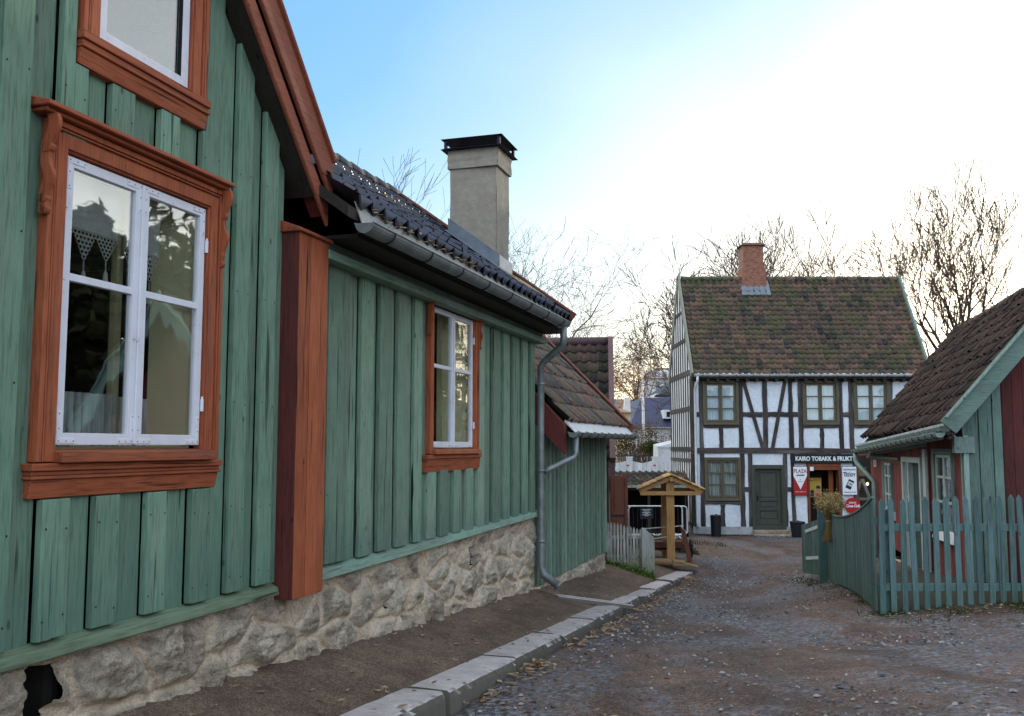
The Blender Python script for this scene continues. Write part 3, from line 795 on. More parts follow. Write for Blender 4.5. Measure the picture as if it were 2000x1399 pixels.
def curtain(name, frame, mpf, o, s0, s1, z0, z1, folds, amp, mat, label, cat='curtain', gather=None, seed=0):
    mb = MB(mpf)
    def fn(u, v):
        s = s0+(s1-s0)*u; z = z0+(z1-z0)*v
        if gather: s = gather(s, v)
        k = amp*(math.sin(u*folds*6.283 + 1.3*noise.noise((u*3, v*1.5, seed))) + .4*math.sin(u*folds*13.1+2))*(.55+.45*(1-v))
        return (o+k, s, z + (.006*noise.noise((u*14, 1, seed)) if v > .99 else 0))
    mb.grid(int(folds*12), 12, fn)
    ob = mb.build(name, mat, base=mpf(o,s0,z0), frame=frame, smooth=True)
    return tag(ob, label, cat)
curtain('cafe_curtain', G, mpG, -.10, 4.07, 4.63, .0, .30, 9, .012, m_sheer, 'short white gathered curtain behind the left half of the near window')
curtain('cafe_curtain', G, mpG, -.22, 4.66, 5.12, .0, .30, 6, .010, m_sheer, 'short white curtain behind the right half of the near window', seed=5)
# crocheted valance with tassels
def valance(s0, s1, zb, label, seed):
    mb = MB(mpG); o = -.11
    n = max(2, int((s1-s0)/.155))
    for i in range(n):
        c = s0 + (i+.5)*(s1-s0)/n; hw = (s1-s0)/n*.5; dp = .13+.03*(i%2)
        for r in range(6):
            f = r/6; ww = hw*(1-f); m = max(1, 6-r)
            for q in range(m):
                x = c + (q-(m-1)/2)*(2*hw/6); z = zb - dp*f
                ring = [(x+.016*math.cos(t*1.0472), z+.014*math.sin(t*1.0472)) for t in range(7)]
                for t in range(6):
                    mb.tube([(o, *ring[t]), (o, *ring[t+1])], .0038, 4, cap=False)
        z = zb - dp - .005
        mb.tube([(o,c,z+.01),(o,c,z-.05)], .004, 5); mb.tube([(o,c,z-.05),(o,c,z-.065),(o,c,z-.09),(o,c,z-.125)], [.006,.012,.014,.02], 8)
    mb.tube([(o,s0,zb+.02),(o,s1,zb+.02)], .008, 6)
    mb.box(o-.003,o+.003,s0,s1,zb+.02,zb+.32)
    tag(mb.build('lace_valance', m_lace, base=(wp-.11,s0,zb), frame=G), label, 'valance')
valance(4.07, 4.60, 1.20, 'white crochet valance with tassels in the left half of the near window', 0)
valance(4.66, 4.98, 1.17, 'white crochet valance with tassels in the right half of the near window', 3)

# ------------------------------------------------------------------ middle green house (eaves to the street)
H2 = thing('low_wooden_house', G, (wp, 10.0, -1.8), 'long low green house with glazed blue-black tiles, grey chimney and stone foundation', 'house')
win2 = (9.25, 10.60, -.04, 1.52)
mb = MB(mpG)
ed = [6.95,7.56,7.95,8.36,8.78,9.09]; ed2 = [10.9,11.29,11.75,12.17,12.61,13.02,13.36]
segs = []
def ob(a, b, w): segs.append((a, a+w, .042+jit(.005), rnd.uniform(.2,.95)))
base_ = [(6.60,13.34,0,.35)]
und = []; s = 6.6
while s < 13.34:
    e = min(13.34, s+.2); und.append((s, e, 0, rnd.uniform(.15,.7))); s = e
bst = sorted([6.66]+ed[:-1]+ed2[:-1])
und = [(a+.03, b-.014, 0, rnd.uniform(.15,.7)) for a, b in zip(bst, bst[1:]+[13.36])] + [(6.58,6.65,0,.3)]
boards(mb, und, -.98, 1.5, [win2], .02)
for a, b in zip(ed, ed[1:]): ob(a, b, (b-a)*.62)
ob(6.66, 6.95, .2)
for a in (9.15,9.49,9.91,10.31,10.72): ob(a, a+.4, .23)
for a, b in zip(ed2, ed2[1:]): ob(a, b, (b-a)*.6)
boards(mb, segs, -.955, 1.5, [(9.1,10.78,-.25,1.52)], .044)
wb = mb.build('wall_boards', m_green2, H2, bevel=.004)
nails(wb, [(o+.0012, s, z+jit(.02)) for a, b, o, t in segs for z in (-.86,-.38,.3,1.0,1.4) for s in (a+.025, b-.025) if not (9.1 < (a+b)/2 < 10.8 and z > -.28)], mpG)
mb = MB(mpG)
mb.poly([(0,13.335,-1.2),(-5.2,13.335,-1.2),(-5.2,13.335,1.7),(-2.35,13.335,3.8),(0,13.335,1.7)]); mb.poly([(-5.2,6.6,-1.2),(-5.2,13.33,-1.2),(-5.2,13.33,1.7),(-5.2,6.6,1.7)])
mb.build('rear_walls', m_green2, H2)
mb = MB(mpG)
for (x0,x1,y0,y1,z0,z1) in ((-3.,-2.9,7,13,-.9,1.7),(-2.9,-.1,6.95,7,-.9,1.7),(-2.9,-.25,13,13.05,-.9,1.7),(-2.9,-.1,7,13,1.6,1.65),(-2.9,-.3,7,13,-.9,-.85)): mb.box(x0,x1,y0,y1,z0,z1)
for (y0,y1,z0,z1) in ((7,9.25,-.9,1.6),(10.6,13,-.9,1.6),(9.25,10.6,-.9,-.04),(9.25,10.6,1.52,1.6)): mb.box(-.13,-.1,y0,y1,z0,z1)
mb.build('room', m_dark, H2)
mb = MB(mpG)
mb.hexa([(-.02,6.73,-1.06),(.085,6.73,-1.06),(.085,13.38,-1.0),(-.02,13.38,-1.0),(-.02,6.73,-.965),(.065,6.73,-1.0),(.065,13.38,-.94),(-.02,13.38,-.905)], .6)
mb.build('drip_board', m_greenh, H2, bevel=.006)
mb = MB(mpG)
rubble(mb, 6.9, 13.32, lambda s: -1.02+.012*(s-6.9), lambda s: wallbase(s)-.18, 0, holes=((10.62,-1.28,.10,.12),(8.32,-1.48,.06,.04),(7.35,-1.5,.05,.02),(9.0,-1.55,.04,.05)), seed=1, n=(430,84), depth=.06)
mb.poly([(0,13.32,-1.0),(-1.5,13.32,-1.0),(-1.5,13.32,-2.3),(0,13.32,-2.3)]); mb.vt += [.5]*4
mb.build('foundation', m_stone, H2, smooth=True)
mb = MB(mpG); mb.box(-1.3,-1.25,7.0,13.2,-2.4,-.95); mb.box(-1.3,-.15,7.0,7.05,-2.4,-.95); mb.box(-1.3,-.15,13.15,13.2,-2.4,-.95); mb.box(-1.3,-.12,7.0,13.2,-.99,-.95); mb.box(-1.3,-.12,7.0,13.2,-2.45,-2.4); mb.build('crawl_space', m_dark, H2)
# roof
ez, ea, rz_, ra = 1.92, -3.32, 3.95, -6.1
ln = math.hypot(ra-ea, rz_-ez); ux, uz = (ra-ea)/ln, (rz_-ez)/ln
mb = MB()
sagf = lambda x, y: -.05*math.sin(min(1, max(0, x/7.1))*math.pi)*math.sin(min(1, y/ln)*math.pi*.5) + .015*noise.noise((x*.8, y*.8, 2))
pantile(mb, (ea+.055, 6.50, ez-.04), (0,1,0), (ux,0,uz), (uz,0,-ux), 31, 11, .2315, ln/11, amp=.042, lift=.03, sag=sagf)
mb.build('roof', m_tile_blue, H2, smooth=True)
mb = MB()
mb.hexa([(ea+.02,6.46,ez-.16),(ea+.02,13.6,ez-.16),(ra,13.6,rz_-.16),(ra,6.46,rz_-.16),(ea+.02,6.46,ez-.07),(ea+.02,13.6,ez-.07),(ra,13.6,rz_-.07),(ra,6.46,rz_-.07)])
mb.hexa([(2*ra-ea,6.46,ez-.16),(2*ra-ea,13.6,ez-.16),(ra,13.6,rz_-.16),(ra,6.46,rz_-.16),(2*ra-ea,6.46,ez+.02),(2*ra-ea,13.6,ez+.02),(ra,13.6,rz_+.02),(ra,6.46,rz_+.02)])
mb.build('roof_deck', m_darkwood, H2)
mb = MB()
for i in range(17):
    s = 6.5+i*.42; mb.tube([(ra,s,rz_+.045+sagf(s-6.5,ln)),(ra,s+.45,rz_+.035+sagf(s-6.1,ln))], [.10,.085], 10, t=.95)
mb.build('ridge_tiles', m_tile_blue, H2, smooth=True)
mb = MB()
mb.beam((ea+.06,13.66,ez-.06),(ra,13.66,rz_-.03), .05, .26, up=(uz,0,-ux), t=.5); mb.beam((ea+.04,13.64,ez+.085),(ra-.02,13.64,rz_+.115), .13, .03, up=(uz,0,-ux), t=.6)
mb.build('barge_board', m_brownwood, H2, bevel=.005)
mb = MB()
for i in range(30):
    s = 6.62+i*.22; w = .222
    mb.hexa([(ea+.085,s,ez-.25),(ea+.09,s,ez-.24),(ea+.09,s+w,ez-.24),(ea+.085,s+w,ez-.25),(ea-.01,s,ez+.0),(ea-.0,s,ez+.012),(ea-.0,s+w,ez+.012),(ea-.01,s+w,ez+.0)], .5+jit(.3))
mb.build('eave_flashing', m_snow, H2)
mb = MB(mpG); mb.box(-.02,.40,6.74,13.55,1.66,1.69,.2); mb.box(.385,.42,6.74,13.55,1.69,1.80,.3)
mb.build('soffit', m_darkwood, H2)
mb = MB(mpG); mb.box(-.02,.16,6.72,13.42,1.50,1.575,.5); mb.box(-.02,.10,6.72,13.42,1.576,1.66,.1)
mb.build('frieze_board', m_greenh, H2, bevel=.005)
gutter(H2, mpG, .53, 6.58, 13.12, 1.73, 1.765, r=.08, step=.78)
mb = MB(mpG)
mb.tube([(.53,13.0,1.72),(.53,13.0,1.50),(.52,13.02,1.44),(.20,13.22,1.24),(.13,13.24,1.16),(.125,13.24,.4),(.125,13.24,-.6),(.125,13.25,-1.70),(.15,13.26,-1.82),(.36,13.30,-1.97)], [.05,.05,.052,.05,.052,.05,.05,.05,.054,.058], 14)
for z in (.9,-.35,-1.35): mb.tube([(.125,13.24,z-.02),(.125,13.24,z+.02)], .056, 14)
mb.tube([(.345,13.30,-1.955),(.375,13.304,-1.985)], .066, 14)
mb.build('downpipe', m_zinc, H2, smooth=True)
# window
cw = casing(mpG, H2, 9.27, 10.58, -.02, 1.50, .12, dz0=.06)
mb = MB(mpG); mb.hexa([(-.02,9.22,-.085),(.11,9.22,-.085),(.11,10.66,-.085),(-.02,10.66,-.085),(-.02,9.22,-.022),(.10,9.22,-.036),(.10,10.66,-.036),(-.02,10.66,-.022)], .6); mb.build('sill', m_redh, cw, bevel=.006)
mb = MB(mpG); mb.box(-.01,.075,9.06,10.76,-.13,-.088,.5); mb.box(-.01,.06,9.07,10.75,-.155,-.131,.35); mb.hexa([(-.01,9.08,-.27),(.04,9.08,-.27),(.04,10.74,-.27),(-.01,10.74,-.27),(-.01,9.08,-.156),(.065,9.08,-.156),(.065,10.74,-.156),(-.01,10.74,-.156)], .6); mb.build('apron_board', m_redh, cw, bevel=.004)
scroll_bracket(cw, 9.125, 1.58, .40, th=.02, reach=.05); scroll_bracket(cw, 10.705, 1.58, .40, th=.02, reach=.05)
casement(cw, mpG, 9.28, 9.92, -.012, 1.49, [.86], .02, m_white, m_glass2)
casement(cw, mpG, 9.93, 10.572, -.012, 1.49, [.86], .02, m_white, m_glass2)
mb = MB(mpG); mb.box(.0205,.032,9.911,9.939,-.01,1.485,.5); mb.build('meeting_strip', m_white, cw, bevel=.003)
for (s_, zz) in ((9.275,.24),(9.275,1.24),(10.577,.24),(10.577,1.24)):
    mb = MB(mpG); mb.tube([(.032,s_,zz-.035),(.032,s_,zz+.045)], .011, 8); mb.build('hinge', m_white, cw)
mb = MB(mpG); mb.hexa([(-.30,10.22,-.04),(-.04,10.56,-.04),(-.03,10.58,-.04),(-.29,10.24,-.04),(-.30,10.22,1.52),(-.04,10.56,1.52),(-.03,10.58,1.52),(-.29,10.24,1.52)],.5); mb.box(-.45,-.035,9.23,9.27,-.04,1.52,.5); mb.box(-.45,-.035,9.27,10.5,-.06,-.02,.5); mb.box(-.17,-.12,9.90,9.94,-.02,1.5,.5); mb.box(-.31,-.30,9.95,10.0,-.02,1.5,.5)
mb.build('inner_reveal', m_beige, cw, bevel=.004)
curtain('draped_curtain', G, mpG, -.24, 9.32, 9.90, .12, 1.48, 6, .02, m_sheer, 'thin white curtain gathered to one side in the tall window below the gutter', gather=lambda s, v: 9.32 + (s-9.32)*(.25+.75*v**1.5) + .33*(1-v)**1.2)
# chimney
ch = MB()
def rq(x0,x1,y0,y1,z0,z1,t=.5,seed=0):
    nz_ = 18
    for (pa, pb) in (((x0,y0),(x1,y0)),((x1,y0),(x1,y1)),((x1,y1),(x0,y1)),((x0,y1),(x0,y0))):
        ch.grid(8, nz_, lambda u, v: (pa[0]+(pb[0]-pa[0])*u + .012*noise.noise((pa[0]+u*2, pa[1], z0+v*4)), pa[1]+(pb[1]-pa[1])*u + .012*noise.noise((pa[1]+u*2, pa[0]+5, z0+v*4)), z0+(z1-z0)*v))
    ch.poly([(x0,y0,z1),(x1,y0,z1),(x1,y1,z1),(x0,y1,z1)]); ch.poly([(x0,y0,z0),(x1,y0,z0),(x1,y1,z0),(x0,y1,z0)])
rq(-4.63,-3.95,12.15,12.72,2.0,3.98); rq(-4.66,-3.92,12.12,12.75,3.86,4.12)
chim = ch.build('chimney', m_render, H2)
mb = MB(); mb.hexa([(-4.74,12.04,4.125),(-3.84,12.04,4.125),(-3.84,12.83,4.125),(-4.74,12.83,4.125),(-4.70,12.08,4.15),(-3.88,12.08,4.15),(-3.88,12.79,4.15),(-4.70,12.79,4.15)])
mb.hexa([(-4.74,12.04,4.27),(-3.84,12.04,4.27),(-3.84,12.83,4.27),(-4.74,12.83,4.27),(-4.45,12.3,4.33),(-4.13,12.3,4.33),(-4.13,12.57,4.33),(-4.45,12.57,4.33)])
for x in (-4.68,-3.90):
    for y in (12.1,12.77): mb.box(x-.02,x+.02,y-.02,y+.02,4.15,4.27)
mb.build('chimney_cap', m_capsteel, chim)
def rfz(a): return ez + (a-ea)/ux*uz
mb = MB()
mb.hexa([(-4.65,12.12,rfz(-4.65)-.05),(-3.90,12.12,rfz(-3.9)-.05),(-3.90,12.145,rfz(-3.9)-.05),(-4.65,12.145,rfz(-4.65)-.05),(-4.65,12.12,rfz(-4.65)+.28),(-3.90,12.12,rfz(-3.9)+.27),(-3.90,12.145,rfz(-3.9)+.27),(-4.65,12.145,rfz(-4.65)+.28)])
mb.hexa([(-4.64,11.96,rfz(-4.64)+.075),(-3.72,11.96,rfz(-3.72)+.075),(-3.72,12.13,rfz(-3.72)+.09),(-4.64,12.13,rfz(-4.64)+.09),(-4.64,11.96,rfz(-4.64)+.083),(-3.72,11.96,rfz(-3.72)+.083),(-3.72,12.13,rfz(-3.72)+.1),(-4.64,12.13,rfz(-4.64)+.1)])
mb.build('chimney_flashing', m_lead, chim)
mb = MB()
mb.hexa([(-3.925,12.13,rfz(-3.9)-.05),(-3.905,12.13,rfz(-3.9)-.05),(-3.905,12.75,rfz(-3.9)-.05),(-3.925,12.75,rfz(-3.9)-.05),(-3.925,12.13,rfz(-3.9)+.27),(-3.905,12.13,rfz(-3.9)+.27),(-3.905,12.75,rfz(-3.9)+.25),(-3.925,12.75,rfz(-3.9)+.25)])
mb.build('apron_flashing', m_zincpale, chim)
m_rust = plain('rusty_sheet', (.30,.19,.09), .6, .2, .4, 8, .1)
mb = MB(); mb.hexa([(-3.905,12.0,rfz(-3.905)+.08),(-3.60,12.0,rfz(-3.6)+.08),(-3.60,13.5,rfz(-3.6)+.08),(-3.905,13.5,rfz(-3.905)+.08),(-3.905,12.0,rfz(-3.905)+.092),(-3.60,12.0,rfz(-3.6)+.092),(-3.60,13.5,rfz(-3.6)+.092),(-3.905,13.5,rfz(-3.905)+.092)])
mb.build('rusty_valley_sheet', m_rust, H2)

# ------------------------------------------------------------------ green shed beyond
H3 = thing('board_shed', G, (wp, 16.0, -2.2), 'low green board-and-batten shed with lichen-grey tile roof beyond the drainpipe', 'shed')
mb = MB(mpG)
mb.box(-.04,0,13.5,18.38,-2.03,.30,.35)
s = 13.6
while s < 18.3:
    mb.box(0,.03+jit(.004),s,s+.125,-2.02+jit(.01),.30,rnd.uniform(.2,.95)); s += .245
mb.box(0,.045,18.24,18.40,-2.04,.30,.9)
mb.poly([(-.04,18.38,-2.05),(-3.6,18.38,-2.05),(-3.6,18.38,.2),(-1.8,18.38,2.1),(-.04,18.38,.2)],.4)
mb.poly([(0,13.5,-2.0),(-1,13.5,-2.0),(-1,13.5,1.0),(0,13.5,.2)],.3)
mb.build('wall_boards', m_greenshed, H3, bevel=.003)
mb = MB(mpG)
rubble(mb, 13.4, 18.40, lambda s: -2.03, lambda s: wallbase(s)-.25, .01, seed=9, n=(150,14), depth=.04)
mb.poly([(.0,18.4,-2.03),(-3,18.4,-2.03),(-3,18.4,-2.7),(.0,18.4,-2.7)]); mb.vt += [.5]*4
mb.build('foundation', m_stone, H3, smooth=True)
ez3, ea3, ra3, rz3 = .36, -3.34, -5.5, 2.62
ln3 = math.hypot(ra3-ea3, rz3-ez3); ux3, uz3 = (ra3-ea3)/ln3, (rz3-ez3)/ln3
mb = MB(); pantile(mb, (ea3,13.62,ez3), (0,1,0), (ux3,0,uz3), (uz3,0,-ux3), 22, 8, .231, ln3/8, amp=.042, lift=.035, sag=lambda x, y: .02*noise.noise((x*.7,y*.7,8)))
mb.build('roof', m_tile_shed, H3, smooth=True)
mb = MB()
mb.hexa([(ea3+.01,13.6,ez3-.12),(ea3+.01,18.72,ez3-.12),(ra3,18.72,rz3-.12),(ra3,13.6,rz3-.12),(ea3+.01,13.6,ez3-.06),(ea3+.01,18.72,ez3-.06),(ra3,18.72,rz3-.06),(ra3,13.6,rz3-.06)])
mb.hexa([(2*ra3-ea3,13.6,ez3-.12),(2*ra3-ea3,18.72,ez3-.12),(ra3,18.72,rz3-.12),(ra3,13.6,rz3-.12),(2*ra3-ea3,13.6,ez3),(2*ra3-ea3,18.72,ez3),(ra3,18.72,rz3),(ra3,13.6,rz3)])
mb.build('roof_deck', m_darkwood, H3)
mb = MB()
mb.beam((ea3+.09,18.76,ez3-.05),(ra3,18.76,rz3-.02),.05,.2,up=(uz3,0,-ux3)); mb.beam((ea3+.08,18.72,ez3+.075),(ra3,18.72,rz3+.10),.16,.03,up=(uz3,0,-ux3),t=.7)
mb.build('barge_board', m_brownwood, H3, bevel=.004)
mb = MB(); mb.hexa([(ea3-.02,13.56,-.12),(ea3+.0,13.6,-.12),(ea3+.0,13.6,ez3-.04),(ea3-.02,13.56,ez3-.04),(ra3,13.56,rz3-.55),(ra3,13.6,rz3-.55),(ra3,13.6,rz3-.04),(ra3,13.56,rz3-.04)])
mb.build('gable_board', m_reddark, H3)
mb = MB()
for i in range(23):
    s = 13.62+i*.221
    mb.hexa([(ea3+.13,s,ez3-.16),(ea3+.135,s,ez3-.15),(ea3+.135,s+.219,ez3-.15),(ea3+.13,s+.219,ez3-.16),(ea3-.03,s,ez3+.0),(ea3-.02,s,ez3+.03),(ea3-.02,s+.219,ez3+.03),(ea3-.03,s+.219,ez3+.0)], .5+jit(.4))
mb.build('eave_flashing', m_zincpale, H3)
gutter(H3, mpG, .54, 13.5, 18.75, .20, .215, r=.075, step=.58, mat=m_zinc)
mb = MB(mpG); mb.tube([(.54,13.66,.14),(.54,13.66,-.10),(.52,13.64,-.16),(.24,13.36,-.32),(.17,13.29,-.36)], .045, 12); mb.build('downpipe', m_zinc, H3, smooth=True)
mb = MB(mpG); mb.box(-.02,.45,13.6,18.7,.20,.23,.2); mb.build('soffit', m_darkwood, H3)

# ------------------------------------------------------------------ dark-roofed outbuilding behind the shed
H5 = thing('tiled_outbuilding', H4, (.1, 21.5, -2.6), 'dark outbuilding with moss-dark pantile roof and red-brown verge, behind the green shed', 'outbuilding')
mb = MB()
e5, r5, ze5, zr5 = 20.5, 23.0, -.30, 2.50
l5 = math.hypot(r5-e5, zr5-ze5); uy5, uz5 = (r5-e5)/l5, (zr5-ze5)/l5
pantile(mb, (-3.9,e5,ze5), (1,0,0), (0,uy5,uz5), (0,-uz5,uy5), 17, 11, .237, l5/11, amp=.035, lift=.04)
mb.build('roof', m_tile_dark, H5, smooth=True)
mb = MB(); mb.hexa([(-4,e5,ze5-.16),(.14,e5,ze5-.16),(.14,r5,zr5-.16),(-4,r5,zr5-.16),(-4,e5,ze5-.05),(.14,e5,ze5-.05),(.14,r5,zr5-.05),(-4,r5,zr5-.05)])
mb.hexa([(-4,2*r5-e5,ze5-.16),(.14,2*r5-e5,ze5-.16),(.14,r5,zr5-.16),(-4,r5,zr5-.16),(-4,2*r5-e5,ze5-.02),(.14,2*r5-e5,ze5-.02),(.14,r5,zr5-.02),(-4,r5,zr5-.02)])
mb.build('roof_deck', m_darkwood, H5)
mb = MB(); mb.tube([(-4,r5,zr5+.04),(.16,r5,zr5+.04)], .11, 10); mb.build('ridge_tiles', plain('ridge_tile', (.09,.05,.055), .6), H5, smooth=True)
m_verge5 = painted_wood('mauve_verge', (.13,.075,.08), (.17,.10,.10), wear=(.11,.08,.08), crack=.4)
mb = MB(); mb.beam((.19,e5-.03,ze5-.04),(.19,r5,zr5+.05),.12,.30,up=(0,-uz5,uy5)); mb.box(.10,.24,e5-.02,e5+.12,-.9,ze5+.02)
mb.build('verge_board', m_verge5, H5, bevel=.005)
mb = MB(); mb.box(-4,.06,20.85,20.9,-2.9,-.3); mb.box(.04,.1,20.85,25.1,-2.9,-.3); mb.poly([(.1,20.85,-.3),(.1,25.1,-.3),(.1,r5,zr5-.2)])
mb.build('wall_boards', m_brownwood, H5)
mb = MB(); mb.box(-.22,.0,20.8,20.85,-2.4,-.35,.2); mb.build('doorway', m_dark, H5)
mb = MB(); mb.box(.13,.50,20.3,20.35,-2.35,-.62,.6); mb.box(.15,.2,20.27,20.3,-2.3,-.66,.4); mb.box(.43,.48,20.27,20.3,-2.3,-.66,.4)
dr = mb.build('door', m_brownwood, H5, bevel=.004)
mb = MB(); mb.box(.16,.42,20.262,20.27,-1.47,-1.43); mb.build('strap_hinge', m_iron, dr)
# ------------------------------------------------------------------ half-timbered shop
SY = 33.0
def mpS(o, x, z): return (x, SY-o, z)
def sx(px): return (px-1000)*.01776
def sz(py): return (872-py)*.01772
SH = thing('half_timbered_shop', W, (10.3, SY, -3.0), 'white half-timbered two-storey shop with mossy tile roof and brick chimney', 'shop')
XL, XR, YB = 6.25, 14.45, 37.3; ZE = 2.55
RY, RZ = 35.15, 6.22
mb = MB()
holes = []
wins = [(1374.5,1443.7,743.6,829.6),(1569.7,1640,743.6,829.6),(1669.6,1739,743.6,829.6),(1375,1445,893.6,977)]
fr = [(XL,33.0,-2.95),(XR,33.0,-2.95),(XR,33.0,ZE),(XL,33.0,ZE)]
hl = [(sx(a)+.06, sx(b)-.06, sz(d)+.06, sz(c)-.06) for a,b,c,d in wins] + [(sx(1472),sx(1525),-2.95,sz(915)),(sx(1575),sx(1640),-2.95,sz(905)),(sx(1671),sx(1712),sz(1010),sz(886))]
def wall_grid(mb, x0, x1, z0, z1, holes, f):
    xs = sorted(set([x0,x1]+[h[0] for h in holes]+[h[1] for h in holes])); zs = sorted(set([z0,z1]+[h[2] for h in holes]+[h[3] for h in holes]))
    for a, b in zip(xs, xs[1:]):
        for c, d in zip(zs, zs[1:]):
            cx, cz = (a+b)/2, (c+d)/2
            if any(h[0]<cx<h[1] and h[2]<cz<h[3] for h in holes): continue
            mb.poly([f(a,c),f(b,c),f(b,d),f(a,d)])
wall_grid(mb, XL, XR, -2.95, ZE, hl, lambda x, z: (x,33.0,z))
for x in (XL, XR): mb.poly([(x,33,-2.95),(x,YB,-2.95),(x,YB,ZE),(x,RY,RZ-.1),(x,33,ZE)])
mb.poly([(XL,YB,-2.95),(XR,YB,-2.95),(XR,YB,ZE),(XL,YB,ZE)])
mb.build('infill_wall', m_plaster, SH)
mb = MB()
mb.box(6.4,14.3,33.35,33.4,-.1,ZE,.5); mb.box(6.4,9.1,33.6,33.65,-2.95,-.15,.5); mb.box(6.4,14.3,33.1,37,-.15,-.12); mb.box(6.4,14.3,33.1,37,2.45,2.5)
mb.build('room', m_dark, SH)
mb = MB(); mb.box(9.2,9.25,33.1,36,-2.95,-.2); mb.box(14.2,14.25,33.1,36,-2.95,-.2); mb.box(9.2,14.25,36,36.05,-2.95,-.2); mb.box(9.2,14.25,33.1,36,-2.99,-2.95); mb.box(9.25,14.2,33.1,36,-.21,-.18)
mb.build('shop_room', m_warmroom, SH)
# timbers: one part each
def timber(o0, o1, x0, x1, z0, z1, mat=m_timber, t=None):
    mb = MB(mpS); n = 6; j = .018
    L = []
    vert = (z1-z0) > (x1-x0)
    for k in range(n+1):
        f = k/n
        if vert:
            z = z0+(z1-z0)*f; L.append([(o0,x0+jit(j),z),(o1,x0+jit(j),z),(o1,x1+jit(j),z),(o0,x1+jit(j),z)])
        else:
            x = x0+(x1-x0)*f; L.append([(o0,x,z0+jit(j)),(o1,x,z0+jit(j)),(o1,x,z1+jit(j)),(o0,x,z1+jit(j))])
    r = [mb.add(l) for l in L]; t = rnd.random() if t is None else t
    for a, b in zip(r, r[1:]):
        for i in range(4): mb.face((a+i, a+(i+1)%4, b+(i+1)%4, b+i), t)
    mb.face([r[0]+i for i in range(4)], t); mb.face([r[-1]+i for i in range(4)], t)
    return mb.build('timber', mat, SH)
P = .035
up_posts = [(1349,1358.5),(1366.5,1374.5),(1443.7,1452),(1491,1500.5),(1542,1550),(1560.5,1570),(1640,1648),(1660,1668.5),(1739,1746),(1796,1806)]
for a, b in up_posts: timber(-.05, P+jit(.006), sx(a), sx(b), sz(877), sz(740))
for a, b in [(1358.5,1366.5),(1452,1491),(1500.5,1542),(1550,1560.5),(1648,1660),(1746,1796)]: timber(-.05, P-.006, sx(a), sx(b), sz(814.5), sz(805), m_timberh)
for a, b in [(1374.5,1443.7),(1570,1640),(1668.5,1739)]: timber(-.05, P-.004, sx(a), sx(b), sz(836), sz(829.5), m_timberh)
for a, b in [(1405,1413),(1602,1609.7),(1700,1708)]: timber(-.05, P-.008, sx(a), sx(b), sz(877), sz(836))
timber(-.05, P+.02, XL, XR, sz(886), sz(875.5), m_timberh); timber(-.05, P+.015, XL, XR, sz(742), sz(729), m_timberh)
for (a, b) in (((1454.5,744),(1489.5,876)),((1536,744),(1508.5,876))):
    mb = MB(mpS); w = .062
    x0, z0, x1, z1 = sx(a[0]), sz(a[1]), sx(b[0]), sz(b[1])
    mb.hexa([(-.05,x1-w,z1),(P+.012,x1-w,z1),(P+.012,x1+w,z1),(-.05,x1+w,z1),(-.05,x0-w,z0),(P+.012,x0-w,z0),(P+.012,x0+w,z0),(-.05,x0+w,z0)])
    mb.build('brace', m_timber, SH)
lo_posts = [(1349,1357),(1366.5,1375),(1444,1453),(1460,1468),(1528,1535.5),(1543,1550.5),(1573.6,1578),(1634,1641),(1664,1671),(1712,1722),(1790,1800)]
for a, b in lo_posts: timber(-.05, P+jit(.006), sx(a), sx(b), sz(1030 if a < 1500 else 1034), sz(886))
for a, b in [(1375,1444)]:
    timber(-.05, P-.005, sx(a), sx(b), sz(984.5), sz(977), m_timberh)
timber(-.05, P-.008, sx(1405), sx(1413.5), sz(1027), sz(984.5)); timber(-.05, P-.006, sx(1535.5), sx(1543), sz(960), sz(951), m_timberh); timber(-.05, P-.006, sx(1453), sx(1460), sz(960), sz(951), m_timberh)
# gable framing
def mpL(o, y, z): return (XL-o, y, z)
def gtop(y): return ZE + (RZ-.1-ZE)*(1-abs(y-RY)/(RY-33))
for k in range(10):
    y = 33.06 + k*.45
    mb = MB(mpL); mb.box(-.02,.03,y,y+.07+jit(.01),-2.9,max(-2.8,gtop(y+.03)-.05),rnd.random()); mb.build('gable_stud', m_timber, SH)
for z, h in ((-2.75,.12),(-1.35,.14),(-.18,.16),(-.55,.12),(1.25,.15),(2.5,.18),(3.75,.13),(4.85,.10)):
    e = 33 + (max(0, z-ZE))/(RZ-ZE)*(RY-33)
    mb = MB(mpL); mb.box(-.02,.036,e,2*RY-e,z,z+h,rnd.random()); mb.build('gable_rail', m_timber, SH)
# plinth
mb = MB(mpS); mb.grid(60, 3, lambda u, v: (.05+.012*noise.noise((u*30, v*3, 2)), XL-.02+(8.25)*u, -3.15+v*.40)); mb.grid(60, 1, lambda u, v: (.05*(1-v), XL-.02+8.25*u, -2.75))
mb.grid(20, 1, lambda u, v: (.05-4.4*u, XL-.03, -3.15+.4*v))
mb.build('plinth', plaster('stained_limewash', (.42,.44,.44), (.24,.25,.22), .6), SH)
